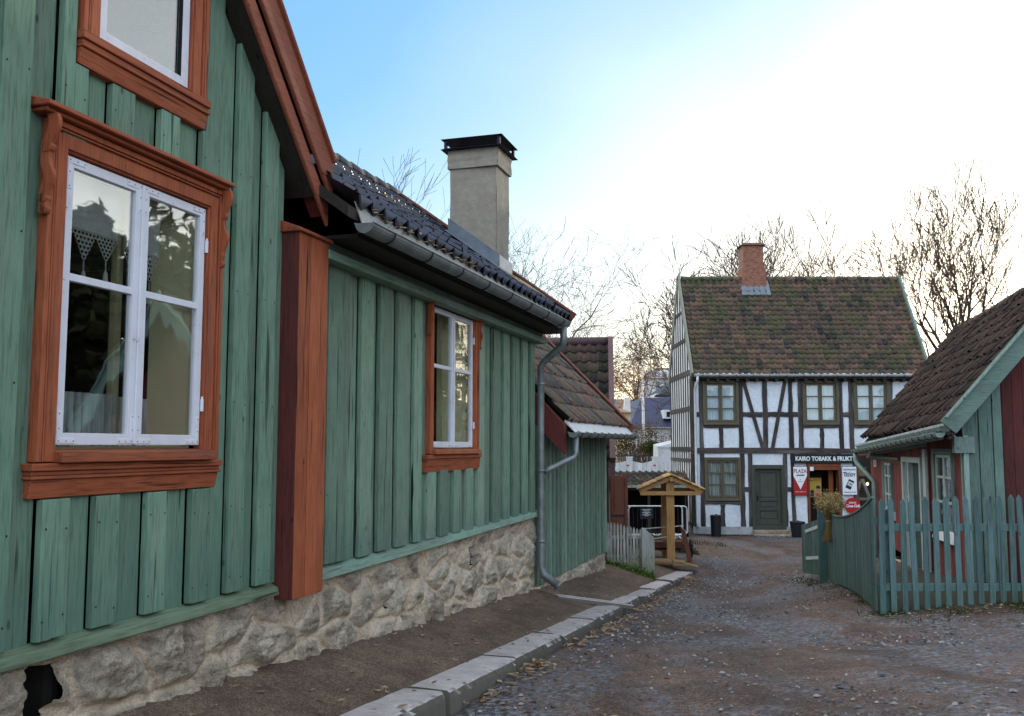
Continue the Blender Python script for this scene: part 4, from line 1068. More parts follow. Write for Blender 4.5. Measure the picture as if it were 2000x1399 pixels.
# roof
lS = math.hypot(RY-32.78, RZ-2.46); uyS, uzS = (RY-32.78)/lS, (RZ-2.46)/lS
def tsh(c, r):
    v = noise.noise((c*.16, r*.13, 3))*.36 + .5 + jit(.36)
    return min(1, max(0, v))
mb = MB(); pantile(mb, (6.33,32.78,2.48), (1,0,0), (0,uyS,uzS), (0,-uzS,uyS), 37, 20, 8.14/37, lS/20, amp=.04, lift=.04, rough=.012, sag=lambda x, y: .03*noise.noise((x*.5,y*.5,4)), tf=tsh)
mb.build('roof', m_tile_shop, SH, smooth=True)
mb = MB()
for sg in (1, -1):
    ye = RY - sg*(RY-32.80)
    mb.hexa([(6.3,ye,2.34),(14.5,ye,2.34),(14.5,RY,RZ-.13),(6.3,RY,RZ-.13),(6.3,ye,2.42),(14.5,ye,2.42),(14.5,RY,RZ-.05),(6.3,RY,RZ-.05)])
mb.build('roof_deck', m_darkwood, SH)
mb = MB()
for i in range(21):
    x = 6.34+i*.39; mb.tube([(x,RY,RZ+.03),(x+.42,RY,RZ+.02)], [.12,.10], 10, t=rnd.random())
mb.build('ridge_tiles', m_tile_shop, SH, smooth=True)
for x in (6.24, 14.50):
    mb = MB()
    for sg in (1, -1):
        ye = RY - sg*(RY-32.72)
        mb.beam((x,ye,2.46),(x,RY,RZ+.12),.07,.26,up=(0,-sg*uzS,uyS),t=.5)
    mb.build('barge_board', m_greyboard if x > 10 else painted_wood('weathered_verge', (.24,.25,.2), (.3,.31,.25), wear=(.18,.2,.13)), SH)
gutter(SH, mpS, .30, 6.3, 14.45, 2.48, 2.47, r=.065, step=.55, mat=m_zincpale)
mb = MB(mpS)
for i in range(34): mb.box(.16,.22,6.32+i*.24,6.32+i*.24+.236,2.40,2.53,.5+jit(.4))
mb.build('eave_flashing', m_zincpale, SH)
mb = MB(mpS); mb.box(0,.28,6.3,14.45,2.34,2.37,.2); mb.box(0,.06,6.3,14.45,2.26,2.34,.3)
for i in range(24): mb.box(.0,.26,6.4+i*.34,6.5+i*.34,2.24,2.335,.4)
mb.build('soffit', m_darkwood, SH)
mb = MB(mpS); mb.tube([(.30,6.42,2.43),(.30,6.42,2.25),(.12,6.36,2.0),(.09,6.36,1.9),(.09,6.36,-2.6),(.16,6.36,-2.78)], .045, 10); mb.build('downpipe', m_zincpale, SH, smooth=True)
# chimney
cx0, cx1 = 8.64, 9.40
mb = MB(); mb.box(cx0,cx1,34.92,35.62,5.3,7.50,.5); mb.box(cx0-.04,cx1+.08,34.88,35.66,5.3,6.62,.4); mb.box(cx0-.03,cx1+.06,34.89,35.65,6.62,6.66,.4)
chs = mb.build('chimney', m_brick, SH)
mb = MB(); mb.hexa([(cx0-.09,34.83,7.501),(cx1+.09,34.83,7.501),(cx1+.09,35.7,7.501),(cx0-.09,35.7,7.501),(cx0+.04,34.95,7.60),(cx1-.04,34.95,7.60),(cx1-.04,35.55,7.60),(cx0+.04,35.55,7.60)]); mb.build('chimney_cap', plain('rusty_cap', (.16,.075,.045), .7, .2), chs)
zc = lambda y: 2.48 + (y-32.78)*uzS/uyS
mb = MB(); mb.hexa([(cx0-.12,34.68,zc(34.68)+.06),(cx1+.18,34.68,zc(34.68)+.06),(cx1+.18,34.93,zc(34.93)+.08),(cx0-.12,34.93,zc(34.93)+.08),(cx0-.12,34.66,zc(34.68)+.09),(cx1+.18,34.66,zc(34.68)+.09),(cx1+.18,34.91,zc(34.93)+.11),(cx0-.12,34.91,zc(34.93)+.11)])
for (u0, u1) in ((cx0-.12,cx0-.045),(cx1+.085,cx1+.18)):
    mb.hexa([(u0,34.92,zc(34.92)+.05),(u1,34.92,zc(34.92)+.05),(u1,35.15,RZ+.09),(u0,35.15,RZ+.09),(u0,34.92,zc(34.92)+.09),(u1,34.92,zc(34.92)+.09),(u1,35.15,RZ+.13),(u0,35.15,RZ+.13)])
mb.build('chimney_flashing', m_lead, chs)
# windows
m_reveal = m_olive
wl = ['white curtains drawn inside the upper left shop window','white curtains drawn inside the upper middle shop window','white curtains drawn inside the upper right shop window','pale curtains drawn inside the ground floor shop window left of the door']
for i, (a, b, c, d) in enumerate(wins):
    x0, x1, z1, z0 = sx(a), sx(b), sz(c), sz(d)
    mb = MB(mpS); frame_boxes(mb, -.06, .06, x0, x1, z0, z1, .085, t=.5); frame_boxes(mb, -.06, .075, x0-.004, x1+.004, z0-.006, z1+.004, .035, t=.6)
    wn = mb.build('window', m_olive, SH, bevel=.004)
    xm = (x0+x1)/2; zi0, zi1 = z0+.085, z1-.085
    hgt = zi1-zi0; bars = [zi0+.06+(hgt-.1)*k/3 for k in (1, 2)]
    for (q0, q1) in ((x0+.09, xm-.004), (xm+.004, x1-.09)):
        casement(wn, mpS, q0, q1, zi0+.01, zi1-.01, bars, .012, m_olive, m_glassb, w=.062, plates=False)
    m_cur = m_curtain if i < 3 else m_sheer
    mbx = MB()
    for (q0, q1) in ((x0+.1, xm-.005),(xm+.005, x1-.1)):
        mbx.grid(60, 3, lambda u, v: (q0+(q1-q0)*u, SY+.075+.014*math.sin(u*34+2*noise.noise((u*4,v,i)))+ .006*math.sin(u*71), zi0+.03+(zi1-zi0-.06)*v))
    o = mbx.build('curtain_pair', m_cur, base=(xm, SY+.12, zi0), frame=W, smooth=True); tag(o, wl[i], 'curtain')
# door
dx0, dx1, dz0, dz1 = sx(1465.5), sx(1531.5), sz(1033), sz(908)
mb = MB(mpS); frame_boxes(mb, -.08, .07, dx0, dx1, dz0, dz1, .15, wb=.22, t=.5); frame_boxes(mb, -.08, .085, dx0+.1, dx1-.1, dz0+.18, dz1-.1, .03, t=.35)
dfr = mb.build('door_frame', m_door, SH, bevel=.005)
mb = MB(mpS); a, b, c, d = dx0+.15, dx1-.15, dz0+.22, dz1-.15
mb.box(-.09,-.05,a,b,c,d,.4)
W_ = .12
frame_boxes(mb, -.06, -.02, a, b, c, d, W_, t=.55)
for zz in (c+.42, c+.75): mb.box(-.06,-.021,a+W_,b-W_,zz,zz+.1,.5)
for z0_, z1_ in ((c+W_,c+.42),(c+.52,c+.75),(c+.85,d-W_)): mb.box(-.06,-.035,a+W_+.05,b-W_-.05,z0_+.04,z1_-.04,.6)
dor = mb.build('door', m_door, SH, bevel=.006)
mb = MB(mpS); mb.tube([(-.02,a+.06,c+.88),(.05,a+.06,c+.88),(.05,a+.16,c+.88)], .012, 8); mb.box(-.02,-.012,a+.03,a+.09,c+.75,c+.95); mb.build('handle', m_iron, dor)
mb = MB(mpS); mb.box(.0,.55,dx0-.05,dx1+.15,-3.2,-2.98,.4); mb.box(.0,.25,dx0,dx1+.05,-2.98,dz0-.003,.5); mb.build('door_step', m_stone, SH, bevel=.015)
# open shop entrance
ex0, ex1 = sx(1575), sx(1640)
m_entr = painted_wood('warm_brown_frame', (.20,.058,.024), (.26,.08,.032), wear=(.16,.05,.03))
mb = MB(mpS); mb.box(-.3,.05,ex0,ex0+.07,-2.95,sz(906),.3); mb.box(-.3,.05,ex1-.07,ex1,-2.95,sz(906),.4); mb.box(-.2,.06,ex0,ex1,sz(911),sz(905.5),.7); mb.box(-.2,.052,ex0+.07,ex1-.07,sz(918),sz(911.2),.5)
mb.build('entrance_frame', m_entr, SH, bevel=.005)
mb = MB(); mb.box(sx(1588),sx(1612),33.5,33.54,-2.9,sz(916)); mb.build('inner_door', m_dark, SH)
mb = MB(); mb.box(sx(1623),sx(1632),33.35,33.42,-2.9,sz(918),.6); mb.build('inner_door_post', painted_wood('varnished_post', (.22,.075,.02), (.28,.1,.03), wear=(.2,.07,.03)), SH)
# shop window on the right
qx0, qx1 = sx(1671), sx(1712)
mb = MB(mpS); frame_boxes(mb, -.05, .05, qx0, qx1, sz(1010), sz(886.5), .06, t=.4)
qw = mb.build('window', m_entr, SH, bevel=.004)
mb = MB(mpS); mb.box(-.005,.0,qx0+.05,qx1-.05,sz(1006),sz(890)); mb.build('pane', m_glassb, qw)
mb = MB(mpS); mb.box(-.6,-.02,qx0,qx1,sz(992),sz(989),.4); mb.build('shelf', m_entr, qw)

def sign_thing(name, x0, x1, z0, z1, out, label, cat='sign', mat=m_signwhite, th=.03, edge=None, rim=.012):
    t = thing(name, W, ((x0+x1)/2, SY-out, z0), label, cat)
    mb = MB(); mb.box(x0,x1,SY-out-th,SY-out,z0,z1)
    mb.build('panel', mat, t, bevel=.004)
    if edge:
        mb = MB(lambda o, x, z: (x, SY-out-th-o, z)); frame_boxes(mb, -.004, .006, x0-.004, x1+.004, z0-.004, z1+.004, rim); mb.build('rim', edge, t)
    return t, SY-out-th
# fascia sign
x0, x1, z0, z1 = sx(1544.4), sx(1668), sz(905), sz(887)
t, yf = sign_thing('shop_sign', x0, x1, z0, z1, .09, 'long black fascia board with white capital letters above the shop entrance', mat=m_signblack)
text_mesh('lettering', 'KAIRO TOBAKK & FRUKT', .205, m_signwhite, t, ((x0+x1)/2, yf-.003, (z0+z1)/2-.005), bold=.006, sx=.84)
# red and white enamel sign
x0, x1, z0, z1 = sx(1546), sx(1573.6), sz(966.4), sz(911)
t, yf = sign_thing('enamel_sign', x0, x1, z0, z1, .06, 'red enamel sign with white downward triangle and red headline, left of the shop entrance', mat=m_signred, edge=m_signblack)
xm = (x0+x1)/2; h = z1-z0
mb = MB(); y = yf-.003; mb.poly([(x0+.012,y,z1-.012),(x1-.012,y,z1-.012),(x1-.012,y,z1-h*.33),(xm,y,z1-h*.80),(x0+.012,y,z1-h*.33)]); mb.build('white_field', m_signwhite, t)
text_mesh('lettering', 'PLAZA', .185, m_signred, t, (xm, yf-.006, z1-h*.165), sx=.80, bold=.0015)
text_mesh('lettering', 'utmerket', .072, m_signblack, t, (xm, yf-.006, z1-h*.30), bold=.003, shear=.3)
mb = MB(); mb.disc((xm,yf-.006,z1-h*.46),(0,-1,0),.02,6); mb.build('emblem', m_signor, t)
mb = MB(); mb.box(xm-.09,xm+.09,yf-.006,yf-.004,z1-h*.53,z1-h*.515); mb.build('small_print', m_zinc, t)
text_mesh('lettering', 'Mild og velduftende', .045, m_signwhite, t, (xm, yf-.005, z0+h*.115), shear=.2)
# tobacco sign
x0, x1, z0, z1 = sx(1640.6), sx(1669.4), sz(966), sz(911)
t, yf = sign_thing('enamel_sign', x0, x1, z0, z1, .075, 'white enamel tobacco sign with navy lettering and tilted packet, right of the shop entrance', edge=m_signblack)
xm = (x0+x1)/2; h = z1-z0
text_mesh('lettering', 'TIEDEMANNS', .085, m_signblue, t, (xm, yf-.004, z1-h*.115), sx=.86)
text_mesh('lettering', 'T', .21, m_signblue, t, (xm-.155, yf-.004, z1-h*.285), bold=.004)
text_mesh('lettering', 'EDDY', .155, m_signblue, t, (xm+.045, yf-.004, z1-h*.30), bold=.004, sx=.8)
mb = MB(); mb.beam((xm-.02,yf-.004,z1-h*.215),(xm+.04,yf-.004,z1-h*.19),.012,.006,up=(0,-1,0)); mb.build('accent', m_signblue, t)
def rot2(cx, cz, pts, ang):
    c, s = math.cos(ang), math.sin(ang); return [(cx+u*c-v*s, cz+u*s+v*c) for u, v in pts]
pk = rot2(xm, z0+h*.36, [(-.10,-.15),(.10,-.15),(.10,.17),(-.10,.17)], -.45)
mb = MB(); mb.poly([(a,yf-.004,b) for a,b in pk]); mb.build('packet', m_signblue, t)
pk = rot2(xm+.015, z0+h*.37, [(-.085,-.06),(.085,-.06),(.085,.09),(-.085,.09)], -.45)
mb = MB(); mb.poly([(a,yf-.006,b) for a,b in pk]); mb.build('packet_label', m_zincpale, t)
pk = rot2(xm+.015, z0+h*.37, [(-.05,.0),(.05,.0),(.05,.03),(-.05,.03)], -.45)
mb = MB(); mb.poly([(a,yf-.008,b) for a,b in pk]); mb.build('packet_band', m_signblue, t)
text_mesh('lettering', 'Tiedemanns Teddy', .055, m_signblue, t, (xm, yf-.004, z0+h*.10), shear=.2, sx=.95)
# poster inside the entrance
x0, x1, z0, z1 = sx(1586.6), sx(1610), sz(972), sz(934)
t = thing('poster', W, ((x0+x1)/2, 33.46, z0), 'yellow poster with red headline and figure in a cap, hung in the dark shop entrance', 'poster')
mb = MB(); mb.box(x0,x1,33.44,33.46,z0,z1); mb.build('sheet', m_signyel, t)
mb = MB(lambda o, x, z: (x, 33.44-o, z)); frame_boxes(mb, -.002, .004, x0, x1, z0, z1, .014); mb.build('border', m_oat, t)
xm = (x0+x1)/2; h = z1-z0
text_mesh('lettering', 'TOT', .13, m_signor, t, (xm+.055, 33.437, z1-h*.12), bold=.005)
text_mesh('lettering', 'Neu', .07, m_signblack, t, (xm-.135, 33.437, z1-h*.13), bold=.001)
mb = MB(); mb.disc((xm+.09,33.437,z0+h*.33),(0,-1,0),.075,14); mb.disc((xm+.12,33.4365,z0+h*.2),(0,-1,0),.06,12); mb.build('face', m_signskin, t)
mb = MB(); mb.poly([(xm+.02,33.436,z0+h*.44),(xm+.02,33.436,z0+h*.56),(xm+.09,33.436,z0+h*.62),(xm+.17,33.436,z0+h*.55),(xm+.17,33.436,z0+h*.44)]); mb.disc((xm-.12,33.436,z0+h*.28),(0,-1,0),.07,12); mb.poly([(x0+.02,33.436,z0+.02),(xm-.05,33.436,z0+.02),(xm-.08,33.436,z0+.13),(x0+.02,33.436,z0+.10)]); mb.build('dark_shapes', m_signblue, t)
mb = MB(); mb.poly([(xm-.05,33.435,z0+.02),(x1-.03,33.435,z0+.02),(x1-.03,33.435,z0+.10),(xm,33.435,z0+.15)]); mb.poly([(x0+.02,33.435,z0+.02),(xm-.09,33.435,z0+.02),(xm-.11,33.435,z0+.07)]); mb.build('jersey', m_signor, t)
# small white notice
t, yf = sign_thing('paper_notice', sx(1579.5), sx(1586.5), sz(919.5), sz(911.5), .065, 'small blank white paper notice at the top left corner of the shop entrance', 'notice', th=.004)
# round red sign
cx, cz, r = sx(1660), sz(987), .27
t = thing('round_sign', W, (cx, SY-.09, cz-r), 'round red enamel drink sign with white script, low beside the shop entrance', 'sign')
mb = MB(); mb.tube([(cx,SY-.05,cz),(cx,SY-.085,cz)], r, 28); mb.build('disc', m_signred, t)
text_mesh('lettering', 'DRINK', .085, m_signwhite, t, (cx, SY-.089, cz+r*.38), bold=.001)
text_mesh('lettering', 'Coca-Cola', .135, m_signwhite, t, (cx, SY-.089, cz-r*.02), shear=.35, bold=.004, sx=.82)
# goods and bulbs in the shop window
m_bulb = emit_mat('bulb_glow', (1,.72,.38), 9)
for i, (px, py) in enumerate(((1676.5,938),(1696,945.5),(1685,910))):
    mb = MB(); x, z = sx(px), sz(py); rr = .045 if i < 2 else .02
    mb.tube([(x,33.2,z-rr),(x,33.2,z-rr*.7),(x,33.2,z),(x,33.2,z+rr*.7),(x,33.2,z+rr)], [rr*.2,rr*.75,rr,rr*.75,rr*.2], 10)
    o = mb.build('light_bulb', m_bulb, base=(x,33.2,z), frame=W, smooth=True)
    tag(o, ['warm lit bulb at the left edge of the shop window','warm lit bulb beside the downpipe in the shop window','tiny warm lit bulb high in the shop window'][i], 'bulb', 'lit bulbs in the shop window')
mb = MB(); mb.box(sx(1679),sx(1698),33.35,33.38,sz(930),sz(913),.5); o = tag(mb.build('packet_display', plain('packets', (.30,.22,.06), .5, 0, .9, 9, 0), base=(sx(1688),33.36,sz(930)), frame=W), 'row of yellowish packets displayed high in the shop window', 'display')
mb = MB(); x0, x1, z0, z1 = sx(1673), sx(1700), sz(972), sz(936)
mb.beam((x0,33.2,z0),((x0+x1)/2-.02,33.25,z1),.07,.02,up=(0,-1,0)); mb.beam((x1,33.2,z0-.08),((x0+x1)/2+.02,33.25,z1),.10,.02,up=(0,-1,0)); mb.box(x0,x1,33.15,33.25,z0-.09,z0)
tag(mb.build('folding_board', painted_wood('grey_stand', (.25,.23,.19), (.34,.31,.26), wear=(.16,.14,.1)), base=(x0,33.2,z0), frame=W), 'pale wooden folding stand shown in the shop window', 'stand')

# bins
def bin_(name, x, y, z0, z1, r0, r1, label, cat, square=False):
    t = thing(name, W, (x, y, z0), label, cat)
    mb = MB(); mb.tube([(x,y,z0),(x,y,z0+.03),(x,y,z1-.03),(x,y,z1)], [r0,r0,r1,r1*1.04], 6 if square else 18); mb.build('body', plain('black_plastic', (.012,.012,.016), .45, 0, .2), t)
    mb = MB(); mb.tube([(x,y,z1),(x,y,z1+.03)], [r1*1.08,r1*.95], 6 if square else 18); mb.tube([(x+.02,y,z1+.03),(x+.02,y,z1+.06)], .035, 8); mb.build('lid', m_iron, t)
bin_('litter_bin', 6.85, 32.2, -3.05, -2.33, .165, .185, 'black round litter bin standing left of the grey-green door', 'bin')
bin_('planter_tub', 9.62, 32.3, -3.1, -2.55, .19, .25, 'black tub standing right of the grey-green door, by the fence', 'tub')

# ------------------------------------------------------------------ red house on the right
def mpR(o, s, z): return (3.8-o, s, z)
def mpRg(o, a, z): return (a, 15.15-o, z)
RH = thing('red_wooden_house', RF, (3.8, 19, -2.2), 'low red house with brown tile roof and blue-green corner boards behind the fence', 'house')
tz = lambda s: .0358*(14.78-s)
winR = (15.9, 17.0, -1.42, -.06); doorR_ = (18.05, 19.55, -2.4, -.24); winR2 = (20.75, 21.65, -1.42, -.25)
mb = MB(mpR)
s = 15.15
pl = []
while s < 23.3: pl.append((s, s+.145, .002*(len(pl)%2), rnd.uniform(.25,.8))); s += .15
boards(mb, pl, -2.1, lambda s: .30+tz(s), [winR, (18.05,19.55,-3,-.24), winR2], .03)
mb.build('wall_boards', m_barn, RH, bevel=.006)
mb = MB(mpRg)
s = 4.22
while s < 9.3:
    f = 3.7 + 0; zt_ = lambda a: .05 + 1.17*min(a-3.5, 2*(5.65-3.5)-(a-3.5))
    a, b = s, s+.145
    if zt_((a+b)/2) > -1.5: mb.hexa([(-.2,a,-2.1),(-.17,a,-2.1),(-.17,b,-2.1),(-.2,b,-2.1),(-.2,a,zt_(a)),(-.17,a,zt_(a)),(-.17,b,zt_(b)),(-.2,b,zt_(b))], rnd.uniform(.1,.5))
    s += .15
mb.build('gable_boards', m_reddark, RH)
mb = MB(); mb.box(3.85,7.5,15.4,15.45,-2.2,.2); mb.box(4.6,4.65,15.4,23.2,-2.3,.1); mb.box(3.86,7.5,23.2,23.25,-2.3,-.1); mb.box(3.84,7.5,15.4,23.2,.0,.02) ; mb.box(7.5,7.55,15.3,23.3,-2.4,.05); mb.poly([(3.8,23.29,-2.5),(7.5,23.29,-2.5),(7.5,23.29,0),(5.65,23.29,2.3),(3.8,23.29,0)])
mb.build('room', m_dark, RH)
mb = MB(mpR); rubble(mb, 15.15, 23.3, lambda s: -2.0+.0*s - .055*(s-15.2), lambda s: -2.9, -.02, seed=13, n=(110,12), depth=.05); mb.build('foundation', m_stone, RH, smooth=True)
lR = math.hypot(2.15, 2.52); uxR, uzR = 2.15/lR, 2.52/lR
mb = MB(); pantile(mb, (3.47,14.74,.30), (0,1,0), (uxR,0,uzR), (-uzR,0,uxR), 39, 11, 8.45/39, lR/11, amp=.042, lift=.045, rough=.012, sag=lambda x, y: -.0358*x*uxR + .02*noise.noise((x*.6,y*.6,5)))
mb.build('roof', m_tile_brown, RH, smooth=True)
mb = MB()
for sg in (1, -1):
    ae = 5.65 - sg*(5.65-3.5)
    q = [(ae,14.76,.16),(ae,23.18,.16+tz(23.18)),(5.65,23.18,2.68+tz(23.18)),(5.65,14.76,2.68)]
    mb.hexa(q + [(a,b,c+(.07 if sg > 0 else .12)) for a,b,c in q])
mb.build('roof_deck', m_darkwood, RH)
mb = MB()
for i in range(20):
    s = 14.76+i*.425; mb.tube([(5.65,s,2.84+tz(s)),(5.65,s+.46,2.83+tz(s))], [.11,.095], 10, t=rnd.random())
mb.build('ridge_tiles', m_tile_brown, RH, smooth=True)
m_vergeR = painted_wood('blue_green_verge', (.13,.21,.18), (.17,.26,.22), axis=0, wear=(.14,.2,.16), wear_lo=.5, crack=.4)
mb = MB()
for sg in (1, -1):
    ae = 5.65 - sg*(5.65-3.47)
    mb.beam((ae,14.72,.27),(5.65,14.72,2.81),.045,.27,up=(-uzR*sg,0,uxR),t=.5)
mb.build('barge_board', m_vergeR, RH, bevel=.004)
mb = MB()
for sg in (1, -1):
    ae = 5.65 - sg*(5.65-3.44)
    mb.beam((ae,14.70,.415),(5.65,14.70,2.975),.12,.025,up=(-uzR*sg,0,uxR),t=.7)
mb.build('verge_cap', m_greyboard, RH)
mb = MB(); mb.box(3.5,7.8,14.74,15.1,-.02,.0); 
mb.hexa([(3.5,14.74,.10),(5.65,14.74,2.60),(5.65,15.15,2.60),(3.5,15.15,.10),(3.5,14.74,.13),(5.65,14.74,2.63),(5.65,15.15,2.63),(3.5,15.15,.13)])
mb.v = mb.v[8:]; mb.f = [tuple(i-8 for i in f) for f in mb.f[6:]]; mb.ft = mb.ft[6:]
mb.build('soffit', m_darkwood, RH)
gutter(RH, lambda o, s, z: mpR(o, s, z+tz(s)), .40, 14.9, 23.1, .20, .20, r=.07, step=.45, mat=plain('green_gutter', (.26,.36,.32), .5, .2, .3, 8, .05))
m_eaveR = plain('mossy_pale_sheet', (.42,.48,.50), .6, .1, .75, 16, .3)
mb = MB()
for i in range(36):
    s = 14.78+i*.232
    z = .30+tz(s)
    mb.hexa([(3.58,s,z-.17),(3.585,s,z-.16),(3.585,s+.23,z-.168),(3.58,s+.23,z-.178),(3.43,s,z+.0),(3.435,s,z+.04),(3.435,s+.23,z+.032),(3.43,s+.23,z-.008)], rnd.random())
mb.build('eave_flashing', m_eaveR, RH)
mb = MB(mpR); z = tz(22.95)+.2
mb.tube([(.40,22.95,z-.06),(.40,22.95,z-.22),(.37,22.9,z-.30),(.13,22.6,z-.62),(.08,22.55,z-.70),(.08,22.55,-2.45)], .05, 12); mb.build('downpipe', plain('green_pipe', (.30,.42,.38), .5, .1, .3, 8, .05), RH, smooth=True)
mb = MB(mpR); mb.hexa([(0,17.6,.0),(.05,17.6,.0),(.05,23.2,-.22),(0,23.2,-.22),(0,17.6,.14),(.05,17.6,.14),(.05,23.2,-.06),(0,23.2,-.06)],.8); mb.box(0,.1,19.7,23.3,-.27,-.22,.2); mb.build('frieze_board', m_greyboard, RH, bevel=.004)
mb = MB(mpR); mb.hexa([(0,19.6,-.36),(.06,19.6,-.36),(.06,23.3,-.28),(0,23.3,-.28),(0,19.6,-.24),(.06,19.6,-.24),(.06,23.3,-.14),(0,23.3,-.14)]); mb.build('lintel_board', m_brownwood, RH)
# corner boards, near gable
mb = MB(mpR); mb.box(-.02,.05,15.06,15.25,-2.1,.16,.95); mb.build('corner_board', m_greyboard, RH, bevel=.004)
mb = MB(mpRg)
for i, (a, b) in enumerate(((3.75,3.97),(3.98,4.16),(4.17,4.29))): mb.hexa([(-.02,a,-2.1),(.06+.01*i,a,-2.1),(.06+.01*i,b,-2.1),(-.02,b,-2.1),(-.02,a,.05+1.17*(a-3.5)),(.06+.01*i,a,.05+1.17*(a-3.5)),(.06+.01*i,b,.05+1.17*(b-3.5)),(-.02,b,.05+1.17*(b-3.5))], .4+.2*i)
mb.build('corner_board', painted_wood('blue_green_board', (.115,.185,.155), (.15,.23,.195), wear=(.12,.18,.14), wear_lo=.5, crack=.5), RH, bevel=.004)
mb = MB(mpRg); mb.box(-.02,.12,3.62,3.90,-.10,.14,.5); mb.build('eave_block', m_greyboard, RH, bevel=.004)
# windows and door
def rwin(s0, s1, z0, z1, bars, name='window'):
    wn = casing(mpR, RH, s0+.09, s1-.09, z0+.09, z1-.09, .09, dz0=.0, mat=m_greyboard)
    mb = MB(mpR); mb.hexa([(-.02,s0-.04,z0-.09),(.09,s0-.04,z0-.09),(.09,s1+.04,z0-.09),(-.02,s1+.04,z0-.09),(-.02,s0-.04,z0+.09),(.05,s0-.04,z0+.07),(.05,s1+.04,z0+.07),(-.02,s1+.04,z0+.09)],.7); mb.build('sill', m_white, wn, bevel=.004)
    m = (s0+s1)/2
    casement(wn, mpR, s0+.095, m-.004, z0+.095, z1-.095, bars, .02, m_palegreen, m_glass, w=.05, plates=False); casement(wn, mpR, m+.004, s1-.095, z0+.095, z1-.095, bars, .02, m_palegreen, m_glass, w=.05, plates=False)
m_palegreen = painted_wood('pale_green_sash', (.45,.55,.53), (.52,.62,.6), wear=(.35,.4,.38), crack=.2, spots=False)
rwin(15.8, 17.08, -1.42, -.04, [-.50,-.90]); rwin(20.7, 21.7, -1.42, -.25, [-.62,-1.0])
mb = MB(mpR); frame_boxes(mb, -.05, .06, 17.98, 19.6, -2.4, -.2, .1, wb=.02, t=.6); mb.box(-.05,.055,19.02,19.1,-2.4,-.3,.6); dfr = mb.build('door_frame', m_palegreen, RH, bevel=.004)
mb = MB(mpR); mb.box(-.09,-.04,18.08,19.02,-2.38,-.3,.3)
for zz in (-2.2,-1.5,-.9): mb.box(-.045,-.03,18.2,18.9,zz,zz+.5,.5)
dd = mb.build('door', painted_wood('dark_green_door', (.045,.085,.08), (.06,.105,.1), wear=(.04,.07,.065), crack=.2), RH, bevel=.004)
mb = MB(mpR); mb.tube([(-.03,18.95,-1.35),(.05,18.95,-1.35),(.05,18.85,-1.35)], .012, 8); mb.build('handle', m_iron, dd)
mb = MB(mpR)
for z0_, z1_ in ((-.95,-.35),(-1.5,-.99),(-2.3,-1.6)): mb.box(-.03,-.026,19.13,19.47,z0_,z1_)
mb.build('side_light', m_glass, dfr)
mb = MB(mpR); mb.box(-.04,.0,19.1,19.14,-2.4,-.3); mb.box(-.04,.0,19.46,19.5,-2.4,-.3)
for zz in (-.97,-1.55): mb.box(-.04,.0,19.1,19.5,zz-.02,zz+.02)
mb.build('side_light_bars', m_palegreen, dfr)
mb = MB(mpR); mb.box(.05,.09,17.42,17.62,-2.2,-.05,.5); mb.build('bracing_post', m_palegreen, RH)
mb = MB(mpR); mb.box(0,.35,17.9,19.7,-2.75,-2.45); mb.build('door_step', m_stone, RH, bevel=.02)
t = thing('number_plate', RF, (3.76, 22.75, -.45), 'small white plate with a number on the red wall beside the green downpipe', 'plate')
mb = MB(mpR); mb.box(.005,.02,22.6,22.9,-.46,-.30); mb.build('panel', m_signwhite, t)
mb = MB(mpR); mb.box(.02,.023,22.68,22.70,-.42,-.34); mb.box(.02,.023,22.76,22.82,-.42,-.40); mb.box(.02,.023,22.76,22.78,-.42,-.34); mb.build('digits', m_signblue, t)

# ------------------------------------------------------------------ fences on the right
FY = 12.9
FN = thing('picket_fence', W, (6.5, FY, -2.2), 'blue-green picket fence with pointed pickets crossing the foreground on the right', 'fence')
def picket(mb, x, y, z0, z1, w=.078, th=.022):
    mb.prism([(x-w/2,z0),(x+w/2,z0),(x+w/2,z1-.055),(x+.006,z1),(x-.006,z1),(x-w/2,z1-.055)], y-th, y, lambda a, b, yy: (a, yy, b), rnd.uniform(.2,.8))
for i in range(22):
    x = 4.955 + i*.1463 + jit(.004)
    mb = MB(); picket(mb, x, FY, gz(x, FY)+Z0*0+.01, -.705+.004*i+jit(.016)); 
    mb.v = [(vx + jit(.001) + (vz+2.2)*lean, vy, vz) for lean in [jit(.016)] for vx, vy, vz in mb.v]
    mb.build('picket', m_fence, FN, bevel=.003)
for zz in (-1.09, -1.88):
    mb = MB(); mb.box(5.0,8.1,FY+.002,FY+.05,zz-.05,zz+.05); mb.build('rail', painted_wood('fence_rail_paint', (.09,.165,.155), (.11,.19,.18), axis=0, wear=(.07,.12,.10)), FN, bevel=.004)
for x in (5.02, 7.2):
    mb = MB(); mb.box(x,x+.09,FY+.052,FY+.14,gz(x,FY)-.1,-.85); mb.build('post', m_fence, FN, bevel=.006)
fa = Vector((4.90,12.94,0)); fb = Vector((5.64,17.0,0)); fd = (fb-fa); fl = fd.length; fdn = fd.normalized(); fnrm = Vector((-fdn.y, fdn.x, 0))
BF = thing('board_fence', W, (5.2, 15, -2.3), 'blue-green close-boarded fence with a sweeping concave top running back beside the road', 'fence')
n = 58
def ftop(f): return -.70 - .50*(1-(1-f)**2.2)
mbs = MB()
for i in range(n):
    f0 = i/n; p = fa + fdn*(fl*f0); q = fa + fdn*(fl*(i+1)/n - .007)
    o = fnrm*(.022+jit(.003)); zt0, zt1 = ftop(f0), ftop((i+1)/n)
    b0 = gz(p.x,p.y)+.05; b1 = gz(q.x,q.y)+.05
    pts8 = [(p,b0),(p+o,b0),(q+o,b1),(q,b1),(p,zt0),(p+o,zt0),(q+o,zt1),(q,zt1)]
    mbs.hexa([(v.x,v.y,z) for v,z in pts8], rnd.uniform(.2,.9))
